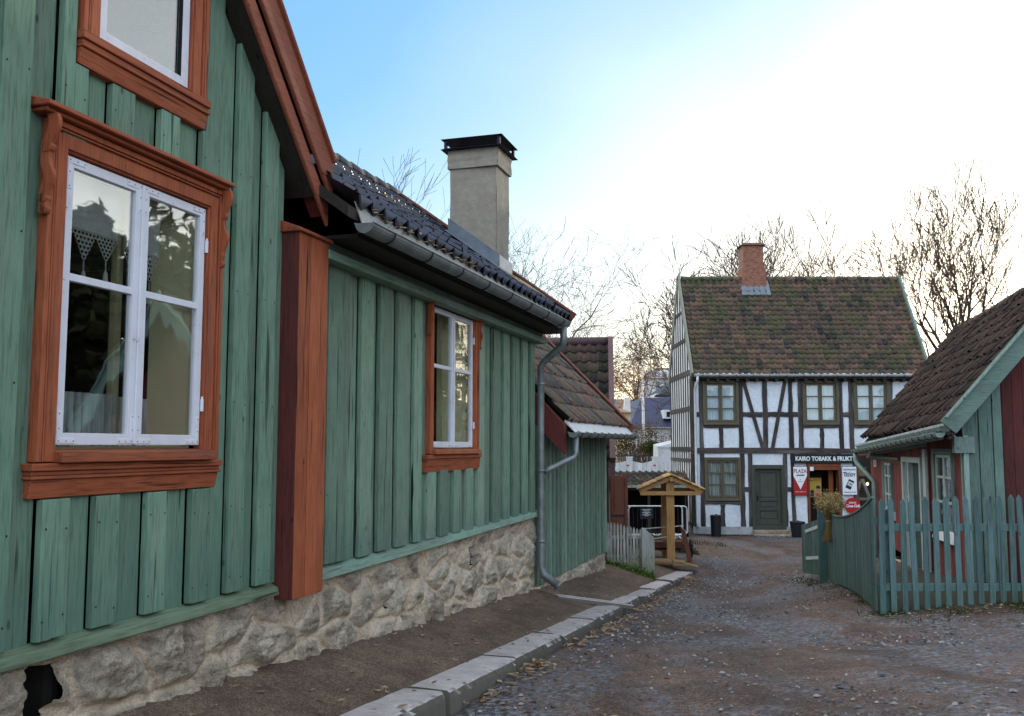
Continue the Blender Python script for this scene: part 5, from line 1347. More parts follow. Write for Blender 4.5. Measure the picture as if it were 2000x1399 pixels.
for i in range(4):   # short lower boards up to the gate post
    p = fb + fdn*(.01+.072*i); q = p + fdn*.066; o = fnrm*.022; b0 = gz(p.x,p.y)+.05
    mbs.hexa([(v.x,v.y,z) for v,z in ((p,b0),(p+o,b0),(q+o,b0),(q,b0),(p,-1.36),(p+o,-1.36),(q+o,-1.36),(q,-1.36))], rnd.uniform(.2,.9))
mbs.build('boards', m_fence, BF, bevel=.003)
mb = MB()
for zz0, zz1 in ((-1.0,-1.38),(-1.9,-2.1)): mb.beam(fa - fnrm*.03 + Vector((0,0,zz0)), fb - fnrm*.03 + Vector((0,0,zz1)), .05, .09)
mb.build('rails', m_fence, BF)
mb = MB(); 
for i in range(20):
    f0, f1 = i/20, (i+1)/20; p = fa+fdn*fl*f0; q = fa+fdn*fl*f1
    mb.beam(p + fnrm*.012 + Vector((0,0,ftop(f0)+.012)), q + fnrm*.012 + Vector((0,0,ftop(f1)+.012)), .05, .024, t=.8)
mb.build('coping', m_fence, BF)
# gate
GT = thing('garden_gate', W, (5.62, 17.8, -2.4), 'blue-green board gate with pale strap hinges and a taller round-topped post beyond the sheaf', 'gate')
ga = Vector((5.66,17.38,0)); gb = Vector((5.62,18.55,0)); gd = (gb-ga)
mb = MB()
for i in range(12):
    p = ga+gd*(i/12); q = ga+gd*((i+.94)/12); o = Vector((-.025,0,0)); z1 = -1.30-.22*(i/12)
    b_ = gz(p.x,p.y)+.10
    mb.hexa([(v.x,v.y,z) for v,z in ((p,b_),(p+o,b_),(q+o,b_),(q,b_),(p,z1),(p+o,z1),(q+o,z1-.01),(q,z1-.01))], rnd.uniform(.2,.8))
leaf = mb.build('leaf', m_fence, GT, bevel=.003)
for z0_, z1_ in ((-1.42,-1.62),(-2.0,-2.12)):
    mb = MB(); mb.beam(ga+Vector((-.03,0,z0_)), ga+gd*.8+Vector((-.03,0,z1_)), .012, .06, t=.6); mb.build('strap_hinge', m_palegreen, leaf)
mb = MB(); zb = gz(5.62,17.25)-.05
prof = [(-.075,zb)] + [(-.075+.008*(k%2), -1.25+.04*k) for k in range(5)] + [(.075*math.cos(math.pi*(1-k/8)), -1.07+.075*math.sin(math.pi*k/8)) for k in range(9)] + [(.075-.008*(k%2), -1.09-.04*k) for k in range(5)] + [(.075,zb)]
mb.prism(prof, 17.2, 17.25, lambda a, b, y: (5.60+a, y+ .1, b), .6); mb.build('post', m_fence, GT, bevel=.004)
# oat sheaf
OS = thing('oat_sheaf', W, (5.54, 16.75, -1.62), 'dry golden sheaf of oats tied to the curved fence beside the gate', 'sheaf')
hc = Vector((5.56,16.72,-1.0)); tie = Vector((5.53,16.72,-1.30))
mb = MB(); mh = MB()
for i in range(330):
    a = rnd.uniform(0, 6.283); r = math.sqrt(rnd.random())
    end = hc + Vector((.27*r*math.cos(a), .27*r*math.sin(a), .13*(1-r*r)**.5*rnd.uniform(.2,1.6) + rnd.uniform(-.14,.06)))
    st = tie + Vector((.03*r*math.cos(a), .03*r*math.sin(a), 0))
    mid = st.lerp(end, .55) + Vector((0,0,.06))
    if i % 2: mb.tube([st, mid, end], .0035, 3, t=rnd.random(), cap=False)
    for k in range(9):
        p = mid.lerp(end, rnd.uniform(.35,1.12)) + Vector((jit(.035),jit(.035),jit(.04)))
        d = Vector((jit(1),jit(1),rnd.uniform(-1.2,.3))).normalized()*rnd.uniform(.016,.028); s_ = d.cross(Vector((jit(1),jit(1),jit(1)))).normalized()*.006
        mh.poly([p-d, p+s_, p+d, p-s_], rnd.random())
for i in range(120):
    a = rnd.uniform(0, 6.283); r = math.sqrt(rnd.random())
    mb.tube([tie + Vector((.045*r*math.cos(a), .045*r*math.sin(a), .02)), tie + Vector((.05*r*math.cos(a)-.01, .05*r*math.sin(a), -.12)), tie + Vector((.10*r*math.cos(a)-.02, .10*r*math.sin(a), -.33+jit(.03)))], .005, 3, t=rnd.random(), cap=False)
mb.build('stalks', m_straw, OS); mh.build('grain_heads', m_oat, OS)
mb = MB(); mb.tube([tie+Vector((0,0,-.015)), tie+Vector((0,0,.02))], .056, 12); mb.build('binding', m_straw, OS)

# ------------------------------------------------------------------ left: white picket fence, shelter, barrier, sheds
WF = thing('white_picket_fence', W, (2.4, 20, -2.5), 'short weathered white picket fence sloping down to a wide gatepost board beside the green shed', 'fence')
for i in range(11):
    x = 2.0 + i*.07; z1 = -1.57 - .17*(i/10)**1.2; y = 20.0 + .02*i
    mb = MB(); picket(mb, x, y, gz(x,y)-.02, z1+jit(.01), w=.045, th=.02); mb.build('picket', m_palewood, WF, bevel=.003)
for zz in (-1.9,-2.3):
    mb = MB(); mb.box(1.98,2.75,20.15,20.19,zz-.035,zz+.035); mb.build('rail', m_palewood, WF)
mb = MB(); zb = gz(2.85,20)-.05
mb.prism([(2.70,zb),(2.965,zb),(2.965,-1.90),(2.76,-1.70),(2.70,-1.69)], 19.96, 20.04, lambda a, b, y: (a, y, b), .5); mb.build('end_board', m_palewood, WF, bevel=.005)

ST = thing('wooden_shelter', W, (3.86, 23.4, -2.85), 'yellow pine post shelter with a small gable roof at the end of the kerb', 'shelter')
kx = .13
def mpT(x, y, z): return (x + kx*(y-23.4), y, z)
mb = MB(mpT); mb.box(3.77,3.97,23.35,23.55,-2.84,-.86,.5); mb.build('post', m_newwood, ST, bevel=.012)
mb = MB(mpT); mb.box(3.68,3.88,24.5,24.7,-2.86,-.86,.4); mb.build('post', m_newwood, ST, bevel=.012)
m_newwoodh = painted_wood('new_pine_level', (.42,.235,.085), (.50,.29,.115), axis=0, wear=(.33,.18,.07), crack=.25)
for y in (23.27, 24.72):
    mb = MB(mpT)
    mb.box(3.14,4.62,y,y+.05,-1.19,-1.09,.6)
    mb.hexa([(3.10,y+.001,-1.19),(3.24,y+.001,-1.19),(3.24,y+.049,-1.185),(3.10,y+.049,-1.19),(3.10,y+.001,-1.07),(3.88,y+.001,-.74),(3.88,y+.049,-.74),(3.10,y+.049,-1.07)],.5)
    mb.v = mb.v[:8]; mb.f = mb.f[:6]; mb.ft = mb.ft[:6]
    mb.beam((3.12,y+.024,-1.10),(3.90,y+.024,-.76),.052,.10,up=(0,0,1),t=.55); mb.beam((4.66,y+.026,-1.10),(3.88,y+.026,-.76),.053,.10,up=(0,0,1),t=.7)
    mb.build('truss', m_newwoodh, ST, bevel=.006)
mb = MB(mpT)
for sg in (1, -1):
    for k in range(5):
        f0 = k/5; f1 = (k+1)/5+.03
        x0 = 3.89 - sg*.04*0 - sg*.82*f0; x1 = 3.89 - sg*.82*min(f1,1.02); z0_ = -.69 - .36*f0; z1_ = -.69 - .36*min(f1,1.02)
        mb.hexa([(x0,23.18,z0_-.012),(x0,24.86,z0_-.012),(x1,24.86,z1_+.004),(x1,23.18,z1_+.004),(x0,23.18,z0_+.012),(x0,24.86,z0_+.012),(x1,24.86,z1_+.028),(x1,23.18,z1_+.028)], rnd.random())
mb.build('roof', m_newwoodh, ST, bevel=.003)
mb = MB(mpT); mb.beam((3.90,23.2,-.80),(3.90,24.85,-.80),.08,.10); mb.build('ridge_beam', m_newwood, ST)
mb = MB(); zg = -2.86
mb.tube([(3.40,23.32,zg+.07),(3.7,23.22,zg+.075),(4.05,23.12,zg+.06),(4.16,23.1,zg+.055)], [.085,.09,.085,.08], 12); mb.hexa([(3.85,23.05,zg),(4.45,22.95,zg-.02),(4.5,23.2,zg-.02),(3.85,23.3,zg),(3.85,23.05,zg+.16),(4.4,22.95,zg+.01),(4.45,23.2,zg+.01),(3.85,23.3,zg+.16)],.6)
mb.build('ground_sill', painted_wood('old_log', (.30,.19,.09), (.36,.23,.12), axis=0, wear=(.2,.13,.07)), ST, bevel=.01)
HC = thing('hand_cart', W, (4.1, 24.3, -2.85), 'small dark wooden hand cart with thin rails parked behind the pine shelter', 'cart')
mb = MB(); mb.hexa([(4.38,23.95,-2.86),(4.5,23.95,-2.86),(4.5,24.0,-2.86),(4.38,24.0,-2.86),(4.20,23.97,-1.98),(4.34,23.97,-2.13),(4.34,24.02,-2.13),(4.20,24.02,-1.98)],.6); mb.build('side_plank', m_brownwood, HC, bevel=.006)
mb = MB(); mb.beam((4.19,23.96,-1.965),(4.35,23.96,-2.125),.05,.015); mb.build('edge_strip', m_zincpale, HC)
mb = MB(); mb.box(3.45,4.3,24.2,24.6,-2.55,-2.40,.4); mb.box(3.45,3.5,24.1,24.7,-2.75,-2.35,.3); mb.build('bed', m_brownwood, HC)
for (z0_, z1_) in ((-2.33,-2.20),(-2.05,-1.98)):
    mb = MB(); mb.tube([(3.3,23.95,z0_),(4.3,24.0,z1_)], .016, 6); mb.build('rail', m_zincpale, HC)
mb = MB(); c = Vector((4.56,24.5,-2.60))
ring = [c + Vector((.05*math.sin(k*.5236)*.2, .24*math.cos(k*.5236), .24*math.sin(k*.5236))) for k in range(13)]
mb.tube(ring, .022, 6); 
for k in range(8): mb.tube([c, c + Vector((0,.23*math.cos(k*.785),.23*math.sin(k*.785)))], .012, 5)
mb.tube([c-Vector((.06,0,0)), c+Vector((.06,0,0))], .04, 8); mb.build('wheel', m_iron, HC)
mb = MB(); mb.tube([(3.4,24.5,-2.60),(4.6,24.5,-2.60)], .02, 6); mb.build('axle', m_iron, HC)

def barrier(x0, x1, y, z0, z1, label):
    t = thing('crowd_barrier', W, ((x0+x1)/2, y, z0), label, 'barrier', 'steel barriers in front of the open shed')
    r = .1
    pts = [(x0,y,z0+.1),(x0,y,z1-r)] + [(x0+r-r*math.cos(a), y, z1-r+r*math.sin(a)) for a in (.4,.8,1.2,1.57)] + [(x1-r+r*math.sin(a), y, z1-r+r*math.cos(a)) for a in (0,.4,.8,1.2,1.57)] + [(x1,y,z0+.1+r)] + [(x1-r+r*math.cos(a), y, z0+.1+r-r*math.sin(a)) for a in (.5,1.0,1.57)] + [(x0,y,z0+.1)]
    mb = MB(); mb.tube(pts, .02, 8); mb.build('frame', m_zincpale, t, smooth=True)
    mb = MB(); k = int((x1-x0)/.13)
    for i in range(1, k): x = x0+(x1-x0)*i/k; mb.tube([(x,y,z0+.1),(x,y,z1)], .007, 5)
    mb.build('bars', m_iron, t)
    for x in (x0+.25, x1-.25): mb = MB(); mb.tube([(x,y-.25,z0),(x,y,z0+.06),(x,y+.25,z0)], .018, 6); mb.build('foot', m_zincpale, t)
barrier(3.2, 5.06, 28.45, -2.72, -1.77, 'steel crowd barrier carrying the dark notice, nearer the left shed')
barrier(3.5, 5.25, 28.7, -2.72, -1.79, 'second steel crowd barrier just behind, its rounded end nearer the shop')
t = thing('notice_board', W, (3.99, 28.42, -2.14), 'small dark notice with lines of white print hanging on the steel barrier', 'notice')
mb = MB(); mb.box(3.8,4.19,28.41,28.43,-2.14,-1.83); mb.build('panel', plain('notice_dark', (.015,.017,.03), .5), t)
mb = MB()
for i, (zz, w) in enumerate(((-1.87,.14),(-1.91,.10),(-1.96,.12),(-1.98,.05),(-2.02,.13),(-2.05,.06))): mb.box(3.99-w,3.99+w,28.404,28.41,zz-.007,zz+.007)
mb.build('print', m_zincpale, t)

OPS = thing('open_shed', W, (4.5, 31, -2.8), 'low dark open-fronted shed with a strip of old tile roof left of the shop', 'shed')
mb = MB(); 
mb.box(3.2,5.7,33.9,33.95,-2.95,-1.25); mb.box(3.2,3.25,31,33.9,-2.95,-1.1); mb.box(5.65,5.7,31,33.9,-2.95,-1.1); mb.box(3.2,5.7,31.0,31.06,-1.42,-1.28)
mb.build('walls', m_darkwood, OPS)
for x in (3.22, 4.4, 5.62): mb = MB(); mb.box(x,x+.08,31.0,31.08,-2.95,-1.28); mb.build('post', m_darkwood, OPS)
mb = MB(); pantile(mb, (3.0,30.85,-1.24), (1,0,0), (0,.955,.296), (0,-.296,.955), 13, 4, .215, .33, amp=.03, lift=.035); mb.build('roof', m_tile_dark, OPS, smooth=True)
mb = MB(); mb.box(2.95,5.8,30.9,33.9,-1.36,-1.30); mb.build('roof_deck', m_darkwood, OPS)
mb = MB(); mb.box(3.0,5.75,30.82,30.86,-1.33,-1.25); mb.build('eave_board', m_greyboard, OPS)
# ------------------------------------------------------------------ background beyond
def at(px, py, Y):
    """point on the upright plane at distance Y that the photo shows at this pixel"""
    p = math.atan((872-699.5)/1850.); xc = (px-1000)/1850.; yc = -(py-699.5)/1850.
    d = Vector((xc, math.cos(p)-yc*math.sin(p), math.sin(p)+yc*math.cos(p))); d *= Y/d.y
    return d
m_wavewhite = painted_wood('white_fence_paint', (.62,.66,.70), (.70,.74,.78), wear=(.5,.52,.53), crack=.3)
t = thing('white_board_fence', W, (5.8, 42, -2.4), 'white close-boarded fence with a wavy top and square post heads, behind the open shed', 'fence')
mb = MB(); px0 = 1190; mbp = MB()
for i in range(34):
    a, b = px0 + i*4.0, px0 + i*4.0 + 3.7
    def top(px): k = ((px-1229)/50.) ; return -.63 - .10*(1-math.cos((k)*2*math.pi))*.5 - .0
    A, B = at(a, 872, 42), at(b, 872, 42)
    mb.hexa([(A.x,42,-2.6),(B.x,42,-2.6),(B.x,42.03,-2.6),(A.x,42.03,-2.6),(A.x,42,top(a)),(B.x,42,top(b)),(B.x,42.03,top(b)),(A.x,42.03,top(a))], rnd.uniform(.3,.8))
mb.build('boards', m_wavewhite, t)
for px in (1229, 1279, 1329):
    A = at(px, 872, 42); mb = MB(); mb.box(A.x-.13,A.x+.13,41.92,42.05,-2.6,-.50); mb.box(A.x-.15,A.x+.15,41.9,42.07,-.50,-.45); mb.build('post', m_wavewhite, t)
for px in (1226, 1278): 
    A = at(px, 909, 42); mb = MB(); mb.box(A.x-.06,A.x+.06,41.90,41.915,A.z-.03,A.z+.03); mb.build('red_plate', m_signred, t)
t = thing('dark_picket_fence', W, (6.5, 52, -2), 'thin dark picket fence in front of the brown hedge in the background', 'fence')
mb = MB(); A = at(1195, 880, 52); B = at(1330, 880, 52); n = 44
for i in range(n):
    x = A.x + (B.x-A.x)*i/n; mb.box(x,x+.035,52,52.02,-2.6,-.28+jit(.03))
mb.box(A.x,B.x,52.02,52.05,-.55,-.5); mb.box(A.x,B.x,52.02,52.05,-1.5,-1.45); mb.build('pickets', m_timber, t)
t = thing('flagpole', W, (8.32, 60, -2.2), 'white flagpole on a tapered white base rising left of the shop', 'flagpole')
mb = MB(); mb.tube([(8.32,60,-1.0),(8.30,60,2),(8.27,60,5.2)], [.10,.085,.05], 10); mb.tube([(8.27,60,5.2),(8.27,60,5.3)], [.07,.03], 8); mb.build('pole', plain('pole_paint', (.78,.74,.72), .5, 0, .1), t)
mb = MB(); mb.hexa([(7.95,59.7,-2.6),(8.85,59.7,-2.6),(8.85,60.4,-2.6),(7.95,60.4,-2.6),(8.2,59.8,-.45),(8.62,59.8,-.45),(8.62,60.3,-.45),(8.2,60.3,-.45)]); mb.build('base', m_wavewhite, t, bevel=.03)
t = thing('white_kiosk', W, (7.5, 46, -2.3), 'pale white covered stall beside the shop gable, half hidden by branches', 'kiosk')
A = at(1283, 868, 46); B = at(1330, 862, 46)
mb = MB(); mb.hexa([(A.x,46,-2.6),(B.x,46,-2.6),(B.x,47.5,-2.6),(A.x,47.5,-2.6),(A.x+.05,46,A.z-.1),(B.x,46,B.z),(B.x,47.5,B.z+.1),(A.x+.05,47.5,A.z)]); mb.build('canvas', plaster('canvas', (.62,.66,.70), (.45,.47,.46), .2), t)
mb = MB(); mb.box(A.x-.03,B.x,45.95,46.0,A.z-.16,A.z-.10); mb.build('eave_strip', m_wavewhite, t)
# blue-roofed house
m_blueroof = plain('dark_blue_roof', (.018,.028,.085), .5, 0, .25, 60, .3)
m_cream = plain('sunlit_cream_wall', (.78,.64,.40), .7, 0, .12, 3, .1)  # warm low sunlight is put into the wall colour
m_housewhite = plain('white_house_wall', (.66,.68,.70), .7, 0, .08, 3, .1)
def Pt(px, py, Y): return tuple(at(px, py, Y))
t = thing('blue_roofed_house', W, (13, 76, -1.5), 'house with a big dark blue hipped roof and a white dormer, left of the shop', 'house')
mb = MB(); 
c0, c1, c2, c3 = at(1229,835,74), at(1420,835,74), at(1252,777,78), at(1400,777,78)
mb.poly([c0,c1,c3,c2]); mb.poly([c0,c2,(c2.x,82,c2.z),(c0.x,86,c0.z)]); mb.poly([c2,c3,(c3.x,82,c3.z),(c2.x,82,c2.z)]); mb.build('roof', m_blueroof, t)
mb = MB(); mb.box(c0.x+.3,c1.x-.3,74.4,85,-2.5,c0.z-.02); mb.build('wall', m_housewhite, t)
A, B = at(1295,818,75), at(1330,801,75); mb = MB(); mb.box(A.x,B.x,74.6,77,A.z,B.z); mb.build('dormer', m_housewhite, t)
mb = MB()
for k in range(3): x = A.x+.22+k*.42; mb.box(x,x+.26,74.57,74.6,A.z+.12,B.z-.15)
mb.build('window', m_dark, t)
t = thing('cream_house', W, (7.6, 64, -2), 'cream house with a white tapered chimney catching warm light, left background', 'house')
a0, a1 = at(1150,806,64), at(1231,806,64)
mb = MB(); mb.box(a0.x,a1.x,64,72,-2.5,a1.z); mb.build('wall', m_cream, t)
mb = MB(); b0, b1 = at(1145,811,63.8), at(1236,806,63.8); mb.hexa([(b0.x,63.6,a1.z),(b1.x,63.6,a1.z),(b1.x,72.4,a1.z),(b0.x,72.4,a1.z),(b0.x+.5,64.2,a1.z+.35),(b1.x-1.1,64.2,a1.z+.35),(b1.x-1.1,71,a1.z+.35),(b0.x+.5,71,a1.z+.35)]); mb.build('roof', plain('old_tile_edge', (.35,.24,.16), .8, 0, .4, 6), t)
d0, d1, d2, d3 = at(1216,811,65), at(1232,811,65), at(1229,777,65), at(1220,776,65)
mb = MB(); mb.hexa([(d0.x,64.7,d0.z-.3),(d1.x,64.7,d0.z-.3),(d1.x,65.3,d0.z-.3),(d0.x,65.3,d0.z-.3),(d3.x,64.75,d2.z),(d2.x,64.75,d2.z),(d2.x,65.25,d2.z),(d3.x,65.25,d2.z)]); mb.build('chimney', plaster('white_chimney', (.74,.73,.70), (.5,.5,.48)), t)
mb = MB()
for k in range(2): A = at(1205+k*14, 840, 63.95); mb.box(A.x,A.x+.3,63.96,63.99,A.z-.5,A.z+.6)
mb.build('window', m_dark, t)
t = thing('black_roofed_house', W, (16, 96, 1), 'white house with black hipped roof directly above the blue roof in the background', 'house')
mb = MB(); e0, e1, e2 = at(1277,776,94), at(1420,776,94), at(1309,748,97); mb.poly([e0,at(1281,771,94),at(1420,771,94),e1])
q0, q1 = at(1287,769,94), at(1420,769,94); q2, q3 = at(1312,746,98), at(1400,744,98); mb.poly([q0,q1,q3,q2]); mb.poly([q0,q2,(q2.x,104,q2.z),(q0.x,106,q0.z)])
rf = mb.build('roof', plain('black_roof', (.012,.016,.03), .5), t)
mb = MB(); w0, w1 = at(1282,800,94.5), at(1420,769,94.5); mb.box(w0.x,w1.x,94.6,104,w0.z-2,w1.z); mb.build('wall', m_housewhite, t)
t = thing('white_mansion', W, (22, 135, 6), 'large white house with dark mansard roof and arched dormers on the far slope', 'house')
f0, f1 = at(1262,775,132), at(1420,738,132)
mb = MB(); mb.box(f0.x,f1.x,132,145,f0.z-4,f1.z); mb.build('wall', m_housewhite, t)
mb = MB(); r0, r1, r2, r3 = at(1262,738,131.6), at(1420,738,131.6), at(1410,719,134), at(1282,719,134); mb.poly([r0,r1,r2,r3]); mb.poly([r0,r3,(r3.x,143,r3.z),(r0.x,145,r0.z)]); mb.build('roof', plain('mansard_slate', (.07,.055,.055), .7, 0, .4, 3), t)
for px in (1278, 1298, 1318):
    A = at(px, 738, 131); mb = MB(); mb.prism([(-.75,0),(.75,0),(.75,.75),(.4,1.05),(0,1.15),(-.4,1.05),(-.75,.75)], 131, 133, lambda a, b, y: (A.x+a, y, A.z+b)); dm = mb.build('dormer', m_housewhite, t)
    mb = MB(); mb.box(A.x-.3,A.x+.3,130.97,130.99,A.z+.1,A.z+.8); mb.build('pane', m_lead, dm)
for px in (1281, 1285, 1298, 1303):
    A = at(px, 760, 131.9); mb = MB(); mb.box(A.x,A.x+.26,131.95,131.98,A.z,A.z+1.0); mb.build('window', m_lead, t)
A = at(1283, 719, 135); mb = MB(); mb.box(A.x-.4,A.x+.4,135,136,A.z-.3,A.z+1.4); mb.build('chimney', m_cream, t)

# ------------------------------------------------------------------ trees
def tree(name, base, h, r0, seed, label, group=None, spread=.55, crook=.25, lean=(0,0), levels=4, up=.35, split=.22, twm=None, bm=None, kids=(5,5,6,6), fan=1.0, minr=.006, tc=1.):
    rr = random.Random(seed)
    t = thing(name, W, base, label, 'tree', group)
    tr = MB(); tw = MB()
    def grow(p, d, L, r, lev):
        n = max(3, int(5 - lev*.5)); pts = [p]; rad = [r]; q = p.copy(); dd = d.copy()
        kid = []
        for i in range(n):
            cr = crook*(tc if lev == 0 else 1)
            dd = (dd + Vector((rr.gauss(0,cr), rr.gauss(0,cr), rr.gauss(0,cr*.6)+up*.12))).normalized()
            q = q + dd*(L/n); pts.append(q.copy()); rad.append(max(minr, r*(1-.62*(i+1)/n)))
            if lev < levels and (i+1)/n > split: kid.append((q.copy(), dd.copy(), rad[-1]))
        (tr if lev <= 1 else tw).tube(pts, rad, (8,6,4,3,3,3)[lev], t=rr.random(), cap=False)
        if lev >= levels: return
        K = kids[min(lev, len(kids)-1)]
        for k in range(K):
            kp, kd, kr = kid[min(len(kid)-1, int(rr.random()*len(kid)))] if k < K-1 else kid[-1]
            ang = rr.uniform(.35,.95)*spread/.55 if k < K-1 else .25
            az = rr.uniform(0, 6.283)
            a = Vector((0,0,1)) if abs(kd.z) < .9 else Vector((1,0,0))
            sx_ = kd.cross(a).normalized(); sy_ = kd.cross(sx_)
            nd = (kd*math.cos(ang) + (sx_*math.cos(az)*fan + sy_*math.sin(az))*math.sin(ang) + Vector((0,0,up*.3))).normalized()
            grow(kp, nd, L*rr.uniform(.48,.72), kr*rr.uniform(.5,.72), lev+1)
    grow(Vector(base), Vector((lean[0], lean[1], 1)).normalized(), h*.52, r0, 0)
    tr.build('trunk', bm or m_bark, t, smooth=True); tw.build('crown', twm or m_twig, t)
    return t
tree('bare_tree', (4.1, 37, -2.6), 11.6, .20, 11, 'bare crooked tree rising from behind the dark tiled outbuilding', spread=.62, crook=.24, lean=(-.10,0), split=.15, kids=(6,6,6,5))
tree('bare_tree', (-3.9, 27, -2.3), 10.6, .13, 12, 'thin bare treetop above the blue roof, left of the grey chimney', spread=.42, crook=.10, levels=4, kids=(5,5,5,4))
tree('bare_tree', (.45, 30, -2.4), 9.6, .14, 13, 'bare twiggy tree just right of the grey chimney', spread=.75, crook=.15, split=.2, kids=(7,6,6,4))
tree('bare_tree', (2.2, 44, -2.6), 9.6, .14, 14, 'paler bare tree between the chimney and the dark tiled outbuilding', spread=.6, crook=.18, kids=(6,5,6,4))
sh_lab = ['first bare tree behind the shop roof from the left, slender','bare pollarded tree showing just left of the brick chimney','bare tree whose twigs show directly behind the brick chimney','bare tree behind the shop roof just right of the brick chimney',
 'bare forked tree above the middle of the shop ridge','bare tree above the right part of the shop ridge','bare tree above the right end of the shop ridge']
for i, (px, hh) in enumerate(((1385,12.0),(1418,12.7),(1490,13.0),(1545,12.6),(1620,13.0),(1690,13.0),(1765,12.8))):
    A = at(px, 872, 48+ (i%3)*2); tree('bare_tree', (A.x, A.y, -2.4), hh, .17 if i else .11, 30+i, sh_lab[i], 'row of bare trees behind the shop', spread=.55, crook=.22, split=.62, kids=(5,5,4,4), up=.4, minr=.016)
tree('bare_tree', (20.0, 40.5, -2.2), 12.6, .34, 58, 'large bare tree with thick upright trunk above the red house roof', spread=.5, crook=.11, split=.45, kids=(9,6,5,5), twm=m_twig, minr=.012, up=.5, tc=.25)
tree('bare_tree', (23.8, 43, -2.2), 12.8, .22, 53, 'bare tree leaning behind the large one, cut by the right edge of the picture', spread=.5, crook=.16, lean=(-.02,0), split=.45, kids=(6,6,5,5), minr=.012, tc=.3)
tree('bare_tree', (16.9, 39, -2.2), 11.5, .17, 54, 'crooked bare tree between the shop gable end and the red house roof', spread=.7, crook=.26, lean=(.1,0), split=.3, kids=(6,6,6,5), twm=m_twigw)

def leaf_cloud(mb, c, R, n, size, rr, sq=(1,1,1)):
    for i in range(n):
        v = Vector((rr.gauss(0,1), rr.gauss(0,1), rr.gauss(0,1))).normalized()*(rr.random()**.45)
        p = Vector(c) + Vector((v.x*R*sq[0], v.y*R*sq[1], v.z*R*sq[2]))
        if noise.noise((p.x*.9, p.y*.9, p.z*.9)) < -.12: continue
        d = Vector((rr.uniform(-1,1),rr.uniform(-1,1),rr.uniform(-1,1))).normalized()*size*rr.uniform(.6,1.4); s_ = d.cross(Vector((rr.uniform(-1,1),rr.uniform(-1,1),rr.uniform(-1,1)))).normalized()*size*.6
        mb.poly([p-d, p+s_, p+d, p-s_], rr.random())
def leafmat(name, c0, c1):
    k = NT(name); col = k.ramp(k.tint(), [(0,c0),(1,c1)])
    d = k.n('BsdfDiffuse', {'Color': col}); tl = k.n('BsdfTranslucent', {'Color': col}); m1 = k.n('MixShader', {0: .35, 1: d.outputs[0], 2: tl.outputs[0]})
    k.t.links.new(m1.outputs[0], k.out.inputs[0]); return k.m
m_autumn = leafmat('autumn_leaves', (.20,.10,.035), (.46,.24,.09))
m_hedge = leafmat('hedge_leaves', (.045,.04,.02), (.17,.12,.06))
m_green_leaf = leafmat('green_leaves', (.035,.06,.012), (.11,.15,.03))
m_ivy = leafmat('fresh_leaves', (.05,.11,.02), (.17,.27,.05))
m_grass = leafmat('grass_blades', (.03,.042,.014), (.085,.10,.035))
m_pine = leafmat('dark_wood_leaves', (.012,.016,.01), (.05,.05,.03))
for i, (px, py, Y, R, n, lab) in enumerate(((1228,715,85,3.2,560,'hazy autumn tree with thin orange foliage right of the dark outbuilding'),(1208,760,70,2.2,420,'lower brownish tree beside the cream house chimney'),(1250,745,105,3.4,420,'pale golden tree in front of the white mansion'))):
    A = at(px, py, Y); rr = random.Random(60+i)
    t = tree('autumn_tree', (A.x, A.y, A.z-R*1.9), R*3.0, .2, 60+i, lab, 'autumn trees in the left background', spread=.6, crook=.2, kids=(6,5,5,3), twm=m_twigw, minr=.012)
    mb = MB(); leaf_cloud(mb, A, R, n, .11 if Y < 100 else .13, rr, (1,.8,1)); mb.build('foliage', m_autumn, t)
for i, (px, py, Y, R, sq, m, lab) in enumerate(((1275,850,58,1.35,(1.7,.8,.75),m_hedge,'brown bare hedge below the blue roof'),(1222,872,56,1.1,(1.1,.8,.8),m_hedge,'thin brown shrub in front of the cream house'),(1272,876,57,.62,(1.2,.8,.8),m_green_leaf,'rounded green bush behind the flagpole base'))):
    A = at(px, py, Y); rr = random.Random(80+i); t = thing('shrub', W, (A.x, A.y, -2.4), lab, 'shrub')
    mb = MB(); leaf_cloud(mb, A, R, 2600, .05, rr, sq); mb.build('foliage', m, t)
    mb = MB()
    for k in range(60):
        a = rr.uniform(0,6.28); e = A + Vector((R*sq[0]*rr.uniform(-1,1), R*.5*rr.uniform(-1,1), R*sq[2]*rr.uniform(-.2,1.15)))
        b = Vector((A.x + (e.x-A.x)*.6, A.y, -2.4)); mb.tube([b, b.lerp(e,.6)+Vector((jit(.1),jit(.1),.1)), e], [.02,.012,.006], 3, cap=False)
    mb.build('stems', m_twigw, t)
# wooded slope to the right, out of frame: it is what the window panes mirror
rr = random.Random(99); mb = MB()
for i in range(300):
    x = rr.uniform(30, 66); y = rr.uniform(-10, min(72, x*1.58)); z = gz(x, y)
    hh = rr.uniform(9.3, 11.2)
    for k in range(130):
        f = rr.random(); a = rr.uniform(0, 6.283); R = (1-f)**.6*hh*.30*rr.random()**.5
        p = Vector((x+R*math.cos(a), y+R*math.sin(a), z+hh*(.1+.9*f)))
        d = Vector((rr.uniform(-1,1),rr.uniform(-1,1),rr.uniform(-1,.4))).normalized()*.55; s_ = d.cross(Vector((rr.uniform(-1,1),rr.uniform(-1,1),1))).normalized()*.3
        mb.poly([p-d, p+s_, p+d, p-s_], rr.random())
tag(mb.build('wooded_slope', m_pine), 'dark wooded slope rising beyond the right hand side of the street', 'wood', kind='stuff')

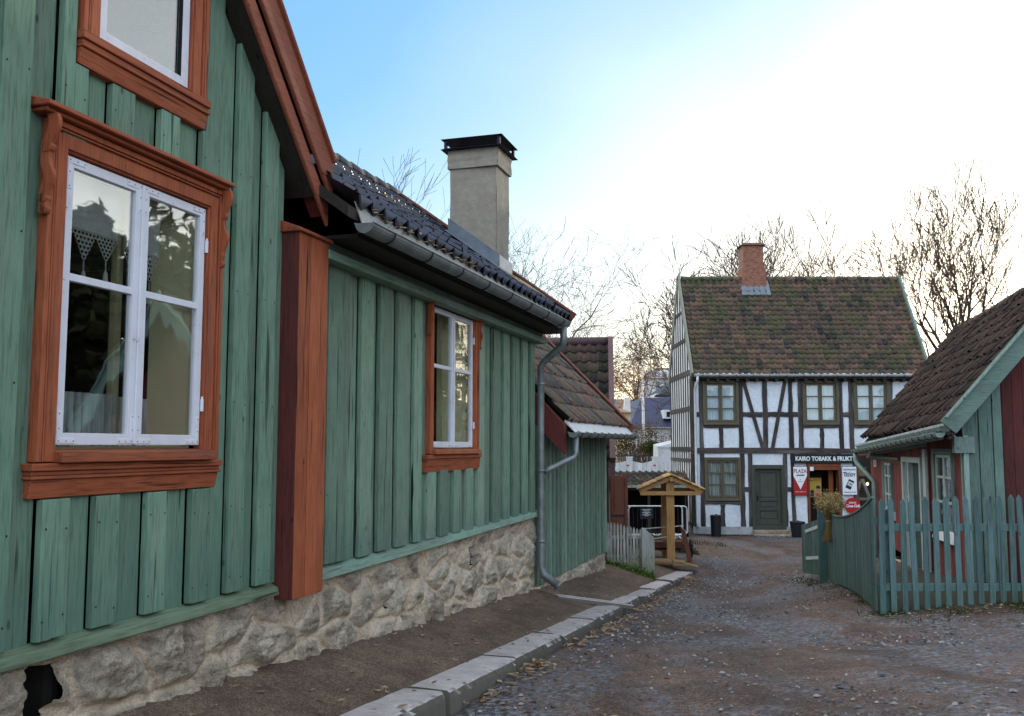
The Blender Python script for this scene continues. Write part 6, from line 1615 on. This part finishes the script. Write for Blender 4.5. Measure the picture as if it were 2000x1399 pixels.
# ------------------------------------------------------------------ ground cover
def blades(mb, pts, h, rr, w=.008):
    for (x, y, z) in pts:
        a = rr.uniform(0, 6.283); l = h*rr.uniform(.5,1.3); dx, dy = math.cos(a), math.sin(a); b = rr.uniform(.2,.9)*l
        q = w*rr.uniform(.7,1.4)
        mb.poly([(x-dy*q,y+dx*q,z),(x+dy*q,y-dx*q,z),(x+dx*b*.4+dy*q*.6,y+dy*b*.4-dx*q*.6,z+l*.6),(x+dx*b,y+dy*b,z+l)], rr.random())
rr = random.Random(5); mb = MB(); P_ = []
def gpt(x, y, s=.0): return (x, y, gz(x, y)+s)
for i in range(2600):  # foot of the picket fence
    x = rr.uniform(4.9, 8.4); y = 12.95 - abs(rr.gauss(0,.33)); 
    if noise.noise((x*1.7, y*1.7, 3)) > -.05: P_.append((x, y))
for i in range(500):
    f = rr.random(); x = 4.93+.7*f - abs(rr.gauss(0,.10)); y = 12.9+4.2*f
    if noise.noise((x*3, y*1.7, 3)) > .05: P_.append((x, y))
for i in range(1700):
    P_.append((rr.uniform(6.2, 9.4), 32.85 - abs(rr.gauss(0,.28))))
for i in range(1500):
    P_.append((rr.uniform(3.3, 6.3), 28.0 + rr.gauss(0,.5)))
for i in range(250):
    P_.append((rr.uniform(5.3, 5.6), rr.uniform(17.2,18.6)))
zz = ground_np([p[0] for p in P_], [p[1] for p in P_])
blades(mb, [(p[0], p[1], float(z)-.005) for p, z in zip(P_, zz)], .05, rr, .006)
tag(mb.build('grass', m_grass), 'short dark grass along the foot of the fences and the shop wall', 'grass', kind='stuff')
mb = MB(); P_ = []
for i in range(1100):
    x = rr.uniform(1.88, 2.95); y = 19.9 - abs(rr.gauss(0,.16)); z = gz(x,y)+abs(rr.gauss(0,.09))
    d = Vector((rr.uniform(-1,1),rr.uniform(-1,1),rr.uniform(-.3,.6))).normalized()*.035; s_ = d.cross(Vector((0,0,1))).normalized()*.02
    p = Vector((x,y,z)); mb.poly([p-d, p+s_, p+d, p-s_], rr.random())
blades(mb, [gpt(rr.uniform(1.9,2.95), 19.9-abs(rr.gauss(0,.15))) for i in range(160)], .14, rr)
tag(mb.build('weeds', m_ivy), 'bright green weeds at the foot of the white picket fence', 'weeds', kind='stuff')
mb = MB()
for i in range(1500):
    x = rr.uniform(3.2,5.0); y = rr.uniform(25.6,27.4); z = gz(x,y) + abs(rr.gauss(0,.16))*(1-abs(x-4.0)/1.3)
    d = Vector((rr.uniform(-1,1),rr.uniform(-1,1),rr.uniform(-.3,.6))).normalized()*.06; s_ = d.cross(Vector((0,0,1))).normalized()*.03
    p = Vector((x,y,z)); mb.poly([p-d, p+s_, p+d, p-s_], rr.random())
t = mb.build('low_bush', m_grass, base=(4,26.5,-2.8)); tag(t, 'low dark green bush behind the white picket fence, left of the shelter post', 'shrub')
# fallen leaves
m_fallen = leafmat('fallen_leaves', (.14,.075,.035), (.55,.42,.29))
mb = MB()
def fallen(x, y, z, L):
    a = rr.uniform(0, 6.283); dx, dy = math.cos(a)*L, math.sin(a)*L; w = rr.uniform(.3,.55); t_ = rr.uniform(.1,.5)*L; t = rr.random(); k = rr.uniform(-.5,.8)*L
    n = mb.add([(x-dx,y-dy,z+rr.uniform(0,t_)),(x-dy*w-dx*.2,y+dx*w-dy*.2,z+t_*.9),(x-dy*w*.7+dx*.5,y+dx*w*.7+dy*.5,z+t_*.6),(x+dx,y+dy,z+max(0,k)),(x+dy*w*.7+dx*.5,y-dx*w*.7+dy*.5,z+t_*.6),(x+dy*w-dx*.2,y-dx*w-dy*.2,z+t_*.9),(x,y,z+.004)])
    for i in range(6): mb.face((n+i, n+(i+1)%6, n+6), t)
LP = []
for i in range(1500):
    s = 5 + 18*rr.random(); a = -2.58 + abs(rr.gauss(0,.16)) + .02
    if noise.noise((s*1.1, 0, 7)) + .25 < rr.random()*.7: continue
    x, y = Gw(a, s); LP.append((x, y, .044))
for i in range(420):
    s = 5 + 20*rr.random()**1.3; a = -2.5 + 4.5*rr.random(); x, y = Gw(a, s); LP.append((x, y, .028))
for i in range(260):
    x = rr.uniform(4.6, 8.2); y = 12.85-abs(rr.gauss(0,.3)); LP.append((x, y, .03))
zz = ground_np([p[0] for p in LP], [p[1] for p in LP])
for (x, y, L), z in zip(LP, zz): fallen(x, y, float(z)+.012, L*rr.uniform(.6,1.4))
for i in range(170):
    s = 4.5 + 14*rr.random(); a = -3.7 + 1.05*rr.random(); x, y = Gw(a, s); fallen(x, y, pathz(a, s)+.012, .03*rr.uniform(.6,1.5))
for i in range(40):
    s = 6.7 + 2.6*rr.random(); 
    p = G.w((wp+.53+jit(.05), s, 1.85)); fallen(p.x, p.y, p.z-Z0+jit(.02), .035)
tag(mb.build('fallen_leaves', m_fallen), 'dry brown leaves fallen along the kerb and over the gravel', 'leaves', kind='stuff')
# loose stones
def peb_mat():
    k = NT('loose_stone'); col = k.ramp(k.tint(), [(0,(.03,.032,.04)),(.5,(.10,.10,.115)),(.85,(.2,.19,.19)),(1,(.36,.34,.33))])
    return k.bsdf(col, .75, spec=.3)
m_peb = peb_mat(); mb = MB(); SP = []
for i in range(22000):
    s = 5 + 21*rr.random()**1.2; a = -2.55 + 4.2*rr.random(); x, y = Gw(a, s)
    if x > 4.9+.17*(y-12.9) and y > 12.6: continue
    d = noise.noise((x*.55, y*.28, 4)) + .35*noise.noise((x*1.8, y*1.2, 9)) + (.28 if 11 < s < 21 else -.05) + (.2 if abs(a+2.2) < .3 else 0)
    if d < rr.random()*.55: continue
    SP.append((x, y, .010*(.5+rr.random()**2*2.5)))
for i in range(900):
    s = 5 + 10*rr.random(); a = -2.55 + 6*rr.random(); x, y = Gw(a, s)
    if y < 12.8: SP.append((x, y, .008*(.5+rr.random()**3*3.2)))
zz = ground_np([p[0] for p in SP], [p[1] for p in SP])
for (x, y, r), z in zip(SP, zz):
    z = float(z) + .006; e = rr.uniform(.7,1.5); a = rr.uniform(0,3.14); c, s_ = math.cos(a)*r*e, math.sin(a)*r*e; q = r*.6
    n = mb.add([(x+c,y+s_,z),(x-s_*.7,y+c*.7,z),(x-c,y-s_,z),(x+s_*.7,y-c*.7,z),(x+c*.3,y+s_*.3,z+q),(x-c*.35-s_*.2,y-s_*.3+c*.2,z+q*.9)]); t = rr.random()
    for f in ((0,1,4),(1,5,4),(1,2,5),(2,3,5),(3,4,5),(3,0,4)): mb.face([n+i for i in f], t)
tag(mb.build('loose_gravel', m_peb), 'loose dark stones scattered over the street', 'gravel', kind='stuff')

# ------------------------------------------------------------------ sky, sun, camera
SUN_AZ, SUN_EL = 27.0, 7.0
sd = Vector((math.sin(R_(SUN_AZ))*math.cos(R_(SUN_EL)), math.cos(R_(SUN_AZ))*math.cos(R_(SUN_EL)), math.sin(R_(SUN_EL))))
wd = bpy.data.worlds.new('World'); scene.world = wd; wd.use_nodes = True
nt = wd.node_tree; nt.nodes.clear()
def wn(typ, **k):
    n = nt.nodes.new('ShaderNode'+typ)
    for a, b in k.items(): setattr(n, a, b)
    return n
out = wn('OutputWorld'); bg = wn('Background'); sky = wn('TexSky', sky_type='NISHITA', sun_disc=False)
sky.sun_elevation = R_(SUN_EL); sky.sun_rotation = R_(SUN_AZ); sky.altitude = 100; sky.air_density = 1.0; sky.dust_density = .6; sky.ozone_density = 1.6
tc = wn('TexCoord'); nrm = wn('VectorMath', operation='NORMALIZE'); nt.links.new(tc.outputs['Generated'], nrm.inputs[0])
dt = wn('VectorMath', operation='DOT_PRODUCT'); nt.links.new(nrm.outputs[0], dt.inputs[0]); dt.inputs[1].default_value = sd
# thin bright cloud sheet over the lower right half of the sky, its edge running diagonally; clear blue to the left of it,
# more cloud overhead and to the right, cooler and dimmer sky behind
Nv = at(1100, 600, 1.).cross(at(1850, 0, 1.)).normalized()
if Nv.x < 0: Nv = -Nv
def lk(a, b): nt.links.new(a, b)
def ramp_(val, lo, hi, stops):
    m = wn('MapRange'); lk(val, m.inputs[0]); m.inputs[1].default_value = lo; m.inputs[2].default_value = hi
    r = wn('ValToRGB'); lk(m.outputs[0], r.inputs[0]); e = r.color_ramp.elements
    while len(e) < len(stops): e.new(.5)
    for q, (p_, c) in zip(e, stops): q.position = (p_-lo)/(hi-lo); q.color = (*c, 1) if hasattr(c, '__len__') else (c, c, c, 1)
    return r.outputs[0]
dq = wn('VectorMath', operation='DOT_PRODUCT'); lk(nrm.outputs[0], dq.inputs[0]); dq.inputs[1].default_value = Nv
nz = wn('TexNoise'); lk(nrm.outputs[0], nz.inputs['Vector']); nz.inputs['Scale'].default_value = 3.5; nz.inputs['Detail'].default_value = 6; nz.inputs['Distortion'].default_value = .3
ad = wn('Math', operation='MULTIPLY_ADD'); lk(nz.outputs['Fac'], ad.inputs[0]); ad.inputs[1].default_value = .16
a0 = wn('Math', operation='SUBTRACT'); lk(dq.outputs['Value'], a0.inputs[0]); a0.inputs[1].default_value = .125; lk(a0.outputs[0], ad.inputs[2])
base = ramp_(ad.outputs[0], -1, 1, ((-1.,(1.9,1.75,1.5)),(-.64,(1.9,1.75,1.5)),(-.47,(.16,.42,.74)),(-.36,(.17,.44,.76)),(-.22,(.37,.58,.80)),(-.09,(.66,.80,.86)),(.0,(.80,.87,.88)),(.12,(.84,.86,.84)),(.27,(.95,.94,.90)),(.42,(2.9,2.7,2.4)),(.62,(3.6,3.2,2.65)),(1.,(3.6,3.2,2.65))))
sx_ = wn('SeparateXYZ'); lk(nrm.outputs[0], sx_.inputs[0])
bm_ = ramp_(sx_.outputs[1], -1, 1, ((-1.,1.),(-.55,1.),(.05,0.),(1.,0.)))
mx = wn('Mix', data_type='RGBA'); lk(bm_, mx.inputs[0]); lk(base, mx.inputs[6]); mx.inputs[7].default_value = (1.3,1.5,1.8,1)
glow = ramp_(dt.outputs['Value'], -1, 1, ((-1.,0.),(.986,0.),(.995,(.25,.23,.18)),(1.,(3.,2.8,2.3))))
am = wn('VectorMath', operation='ADD'); lk(mx.outputs[2], am.inputs[0]); lk(glow, am.inputs[1])
sc_ = wn('VectorMath', operation='SCALE'); lk(am.outputs[0], sc_.inputs[0]); sc_.inputs['Scale'].default_value = 10.0
sm = wn('VectorMath', operation='ADD'); lk(sky.outputs[0], sm.inputs[0]); lk(sc_.outputs[0], sm.inputs[1])
lk(sm.outputs[0], bg.inputs[0]); bg.inputs[1].default_value = .10; lk(bg.outputs[0], out.inputs[0])
ld = bpy.data.lights.new('sun', 'SUN'); ld.energy = 3.0; ld.angle = R_(.5); ld.color = (1, .86, .68)
lo = bpy.data.objects.new('sun', ld); COL.objects.link(lo); lo.rotation_euler = (-sd).to_track_quat('-Z', 'Y').to_euler(); lo.location = (20, 40, 30)
cam = bpy.data.cameras.new('camera'); cam.sensor_width = 36; cam.lens = 1850/2000*36; cam.clip_start = .1; cam.clip_end = 3000
co = bpy.data.objects.new('camera', cam); COL.objects.link(co); co.location = (0, 0, Z0); co.rotation_euler = (R_(90) + math.atan((872-699.5)/1850.), 0, 0)
scene.camera = co
scene.view_settings.view_transform = 'Standard'; scene.view_settings.look = 'None'; scene.view_settings.exposure = 0; scene.view_settings.gamma = 1
scene.cycles.max_bounces = 8; scene.cycles.transparent_max_bounces = 12; scene.cycles.use_denoising = True
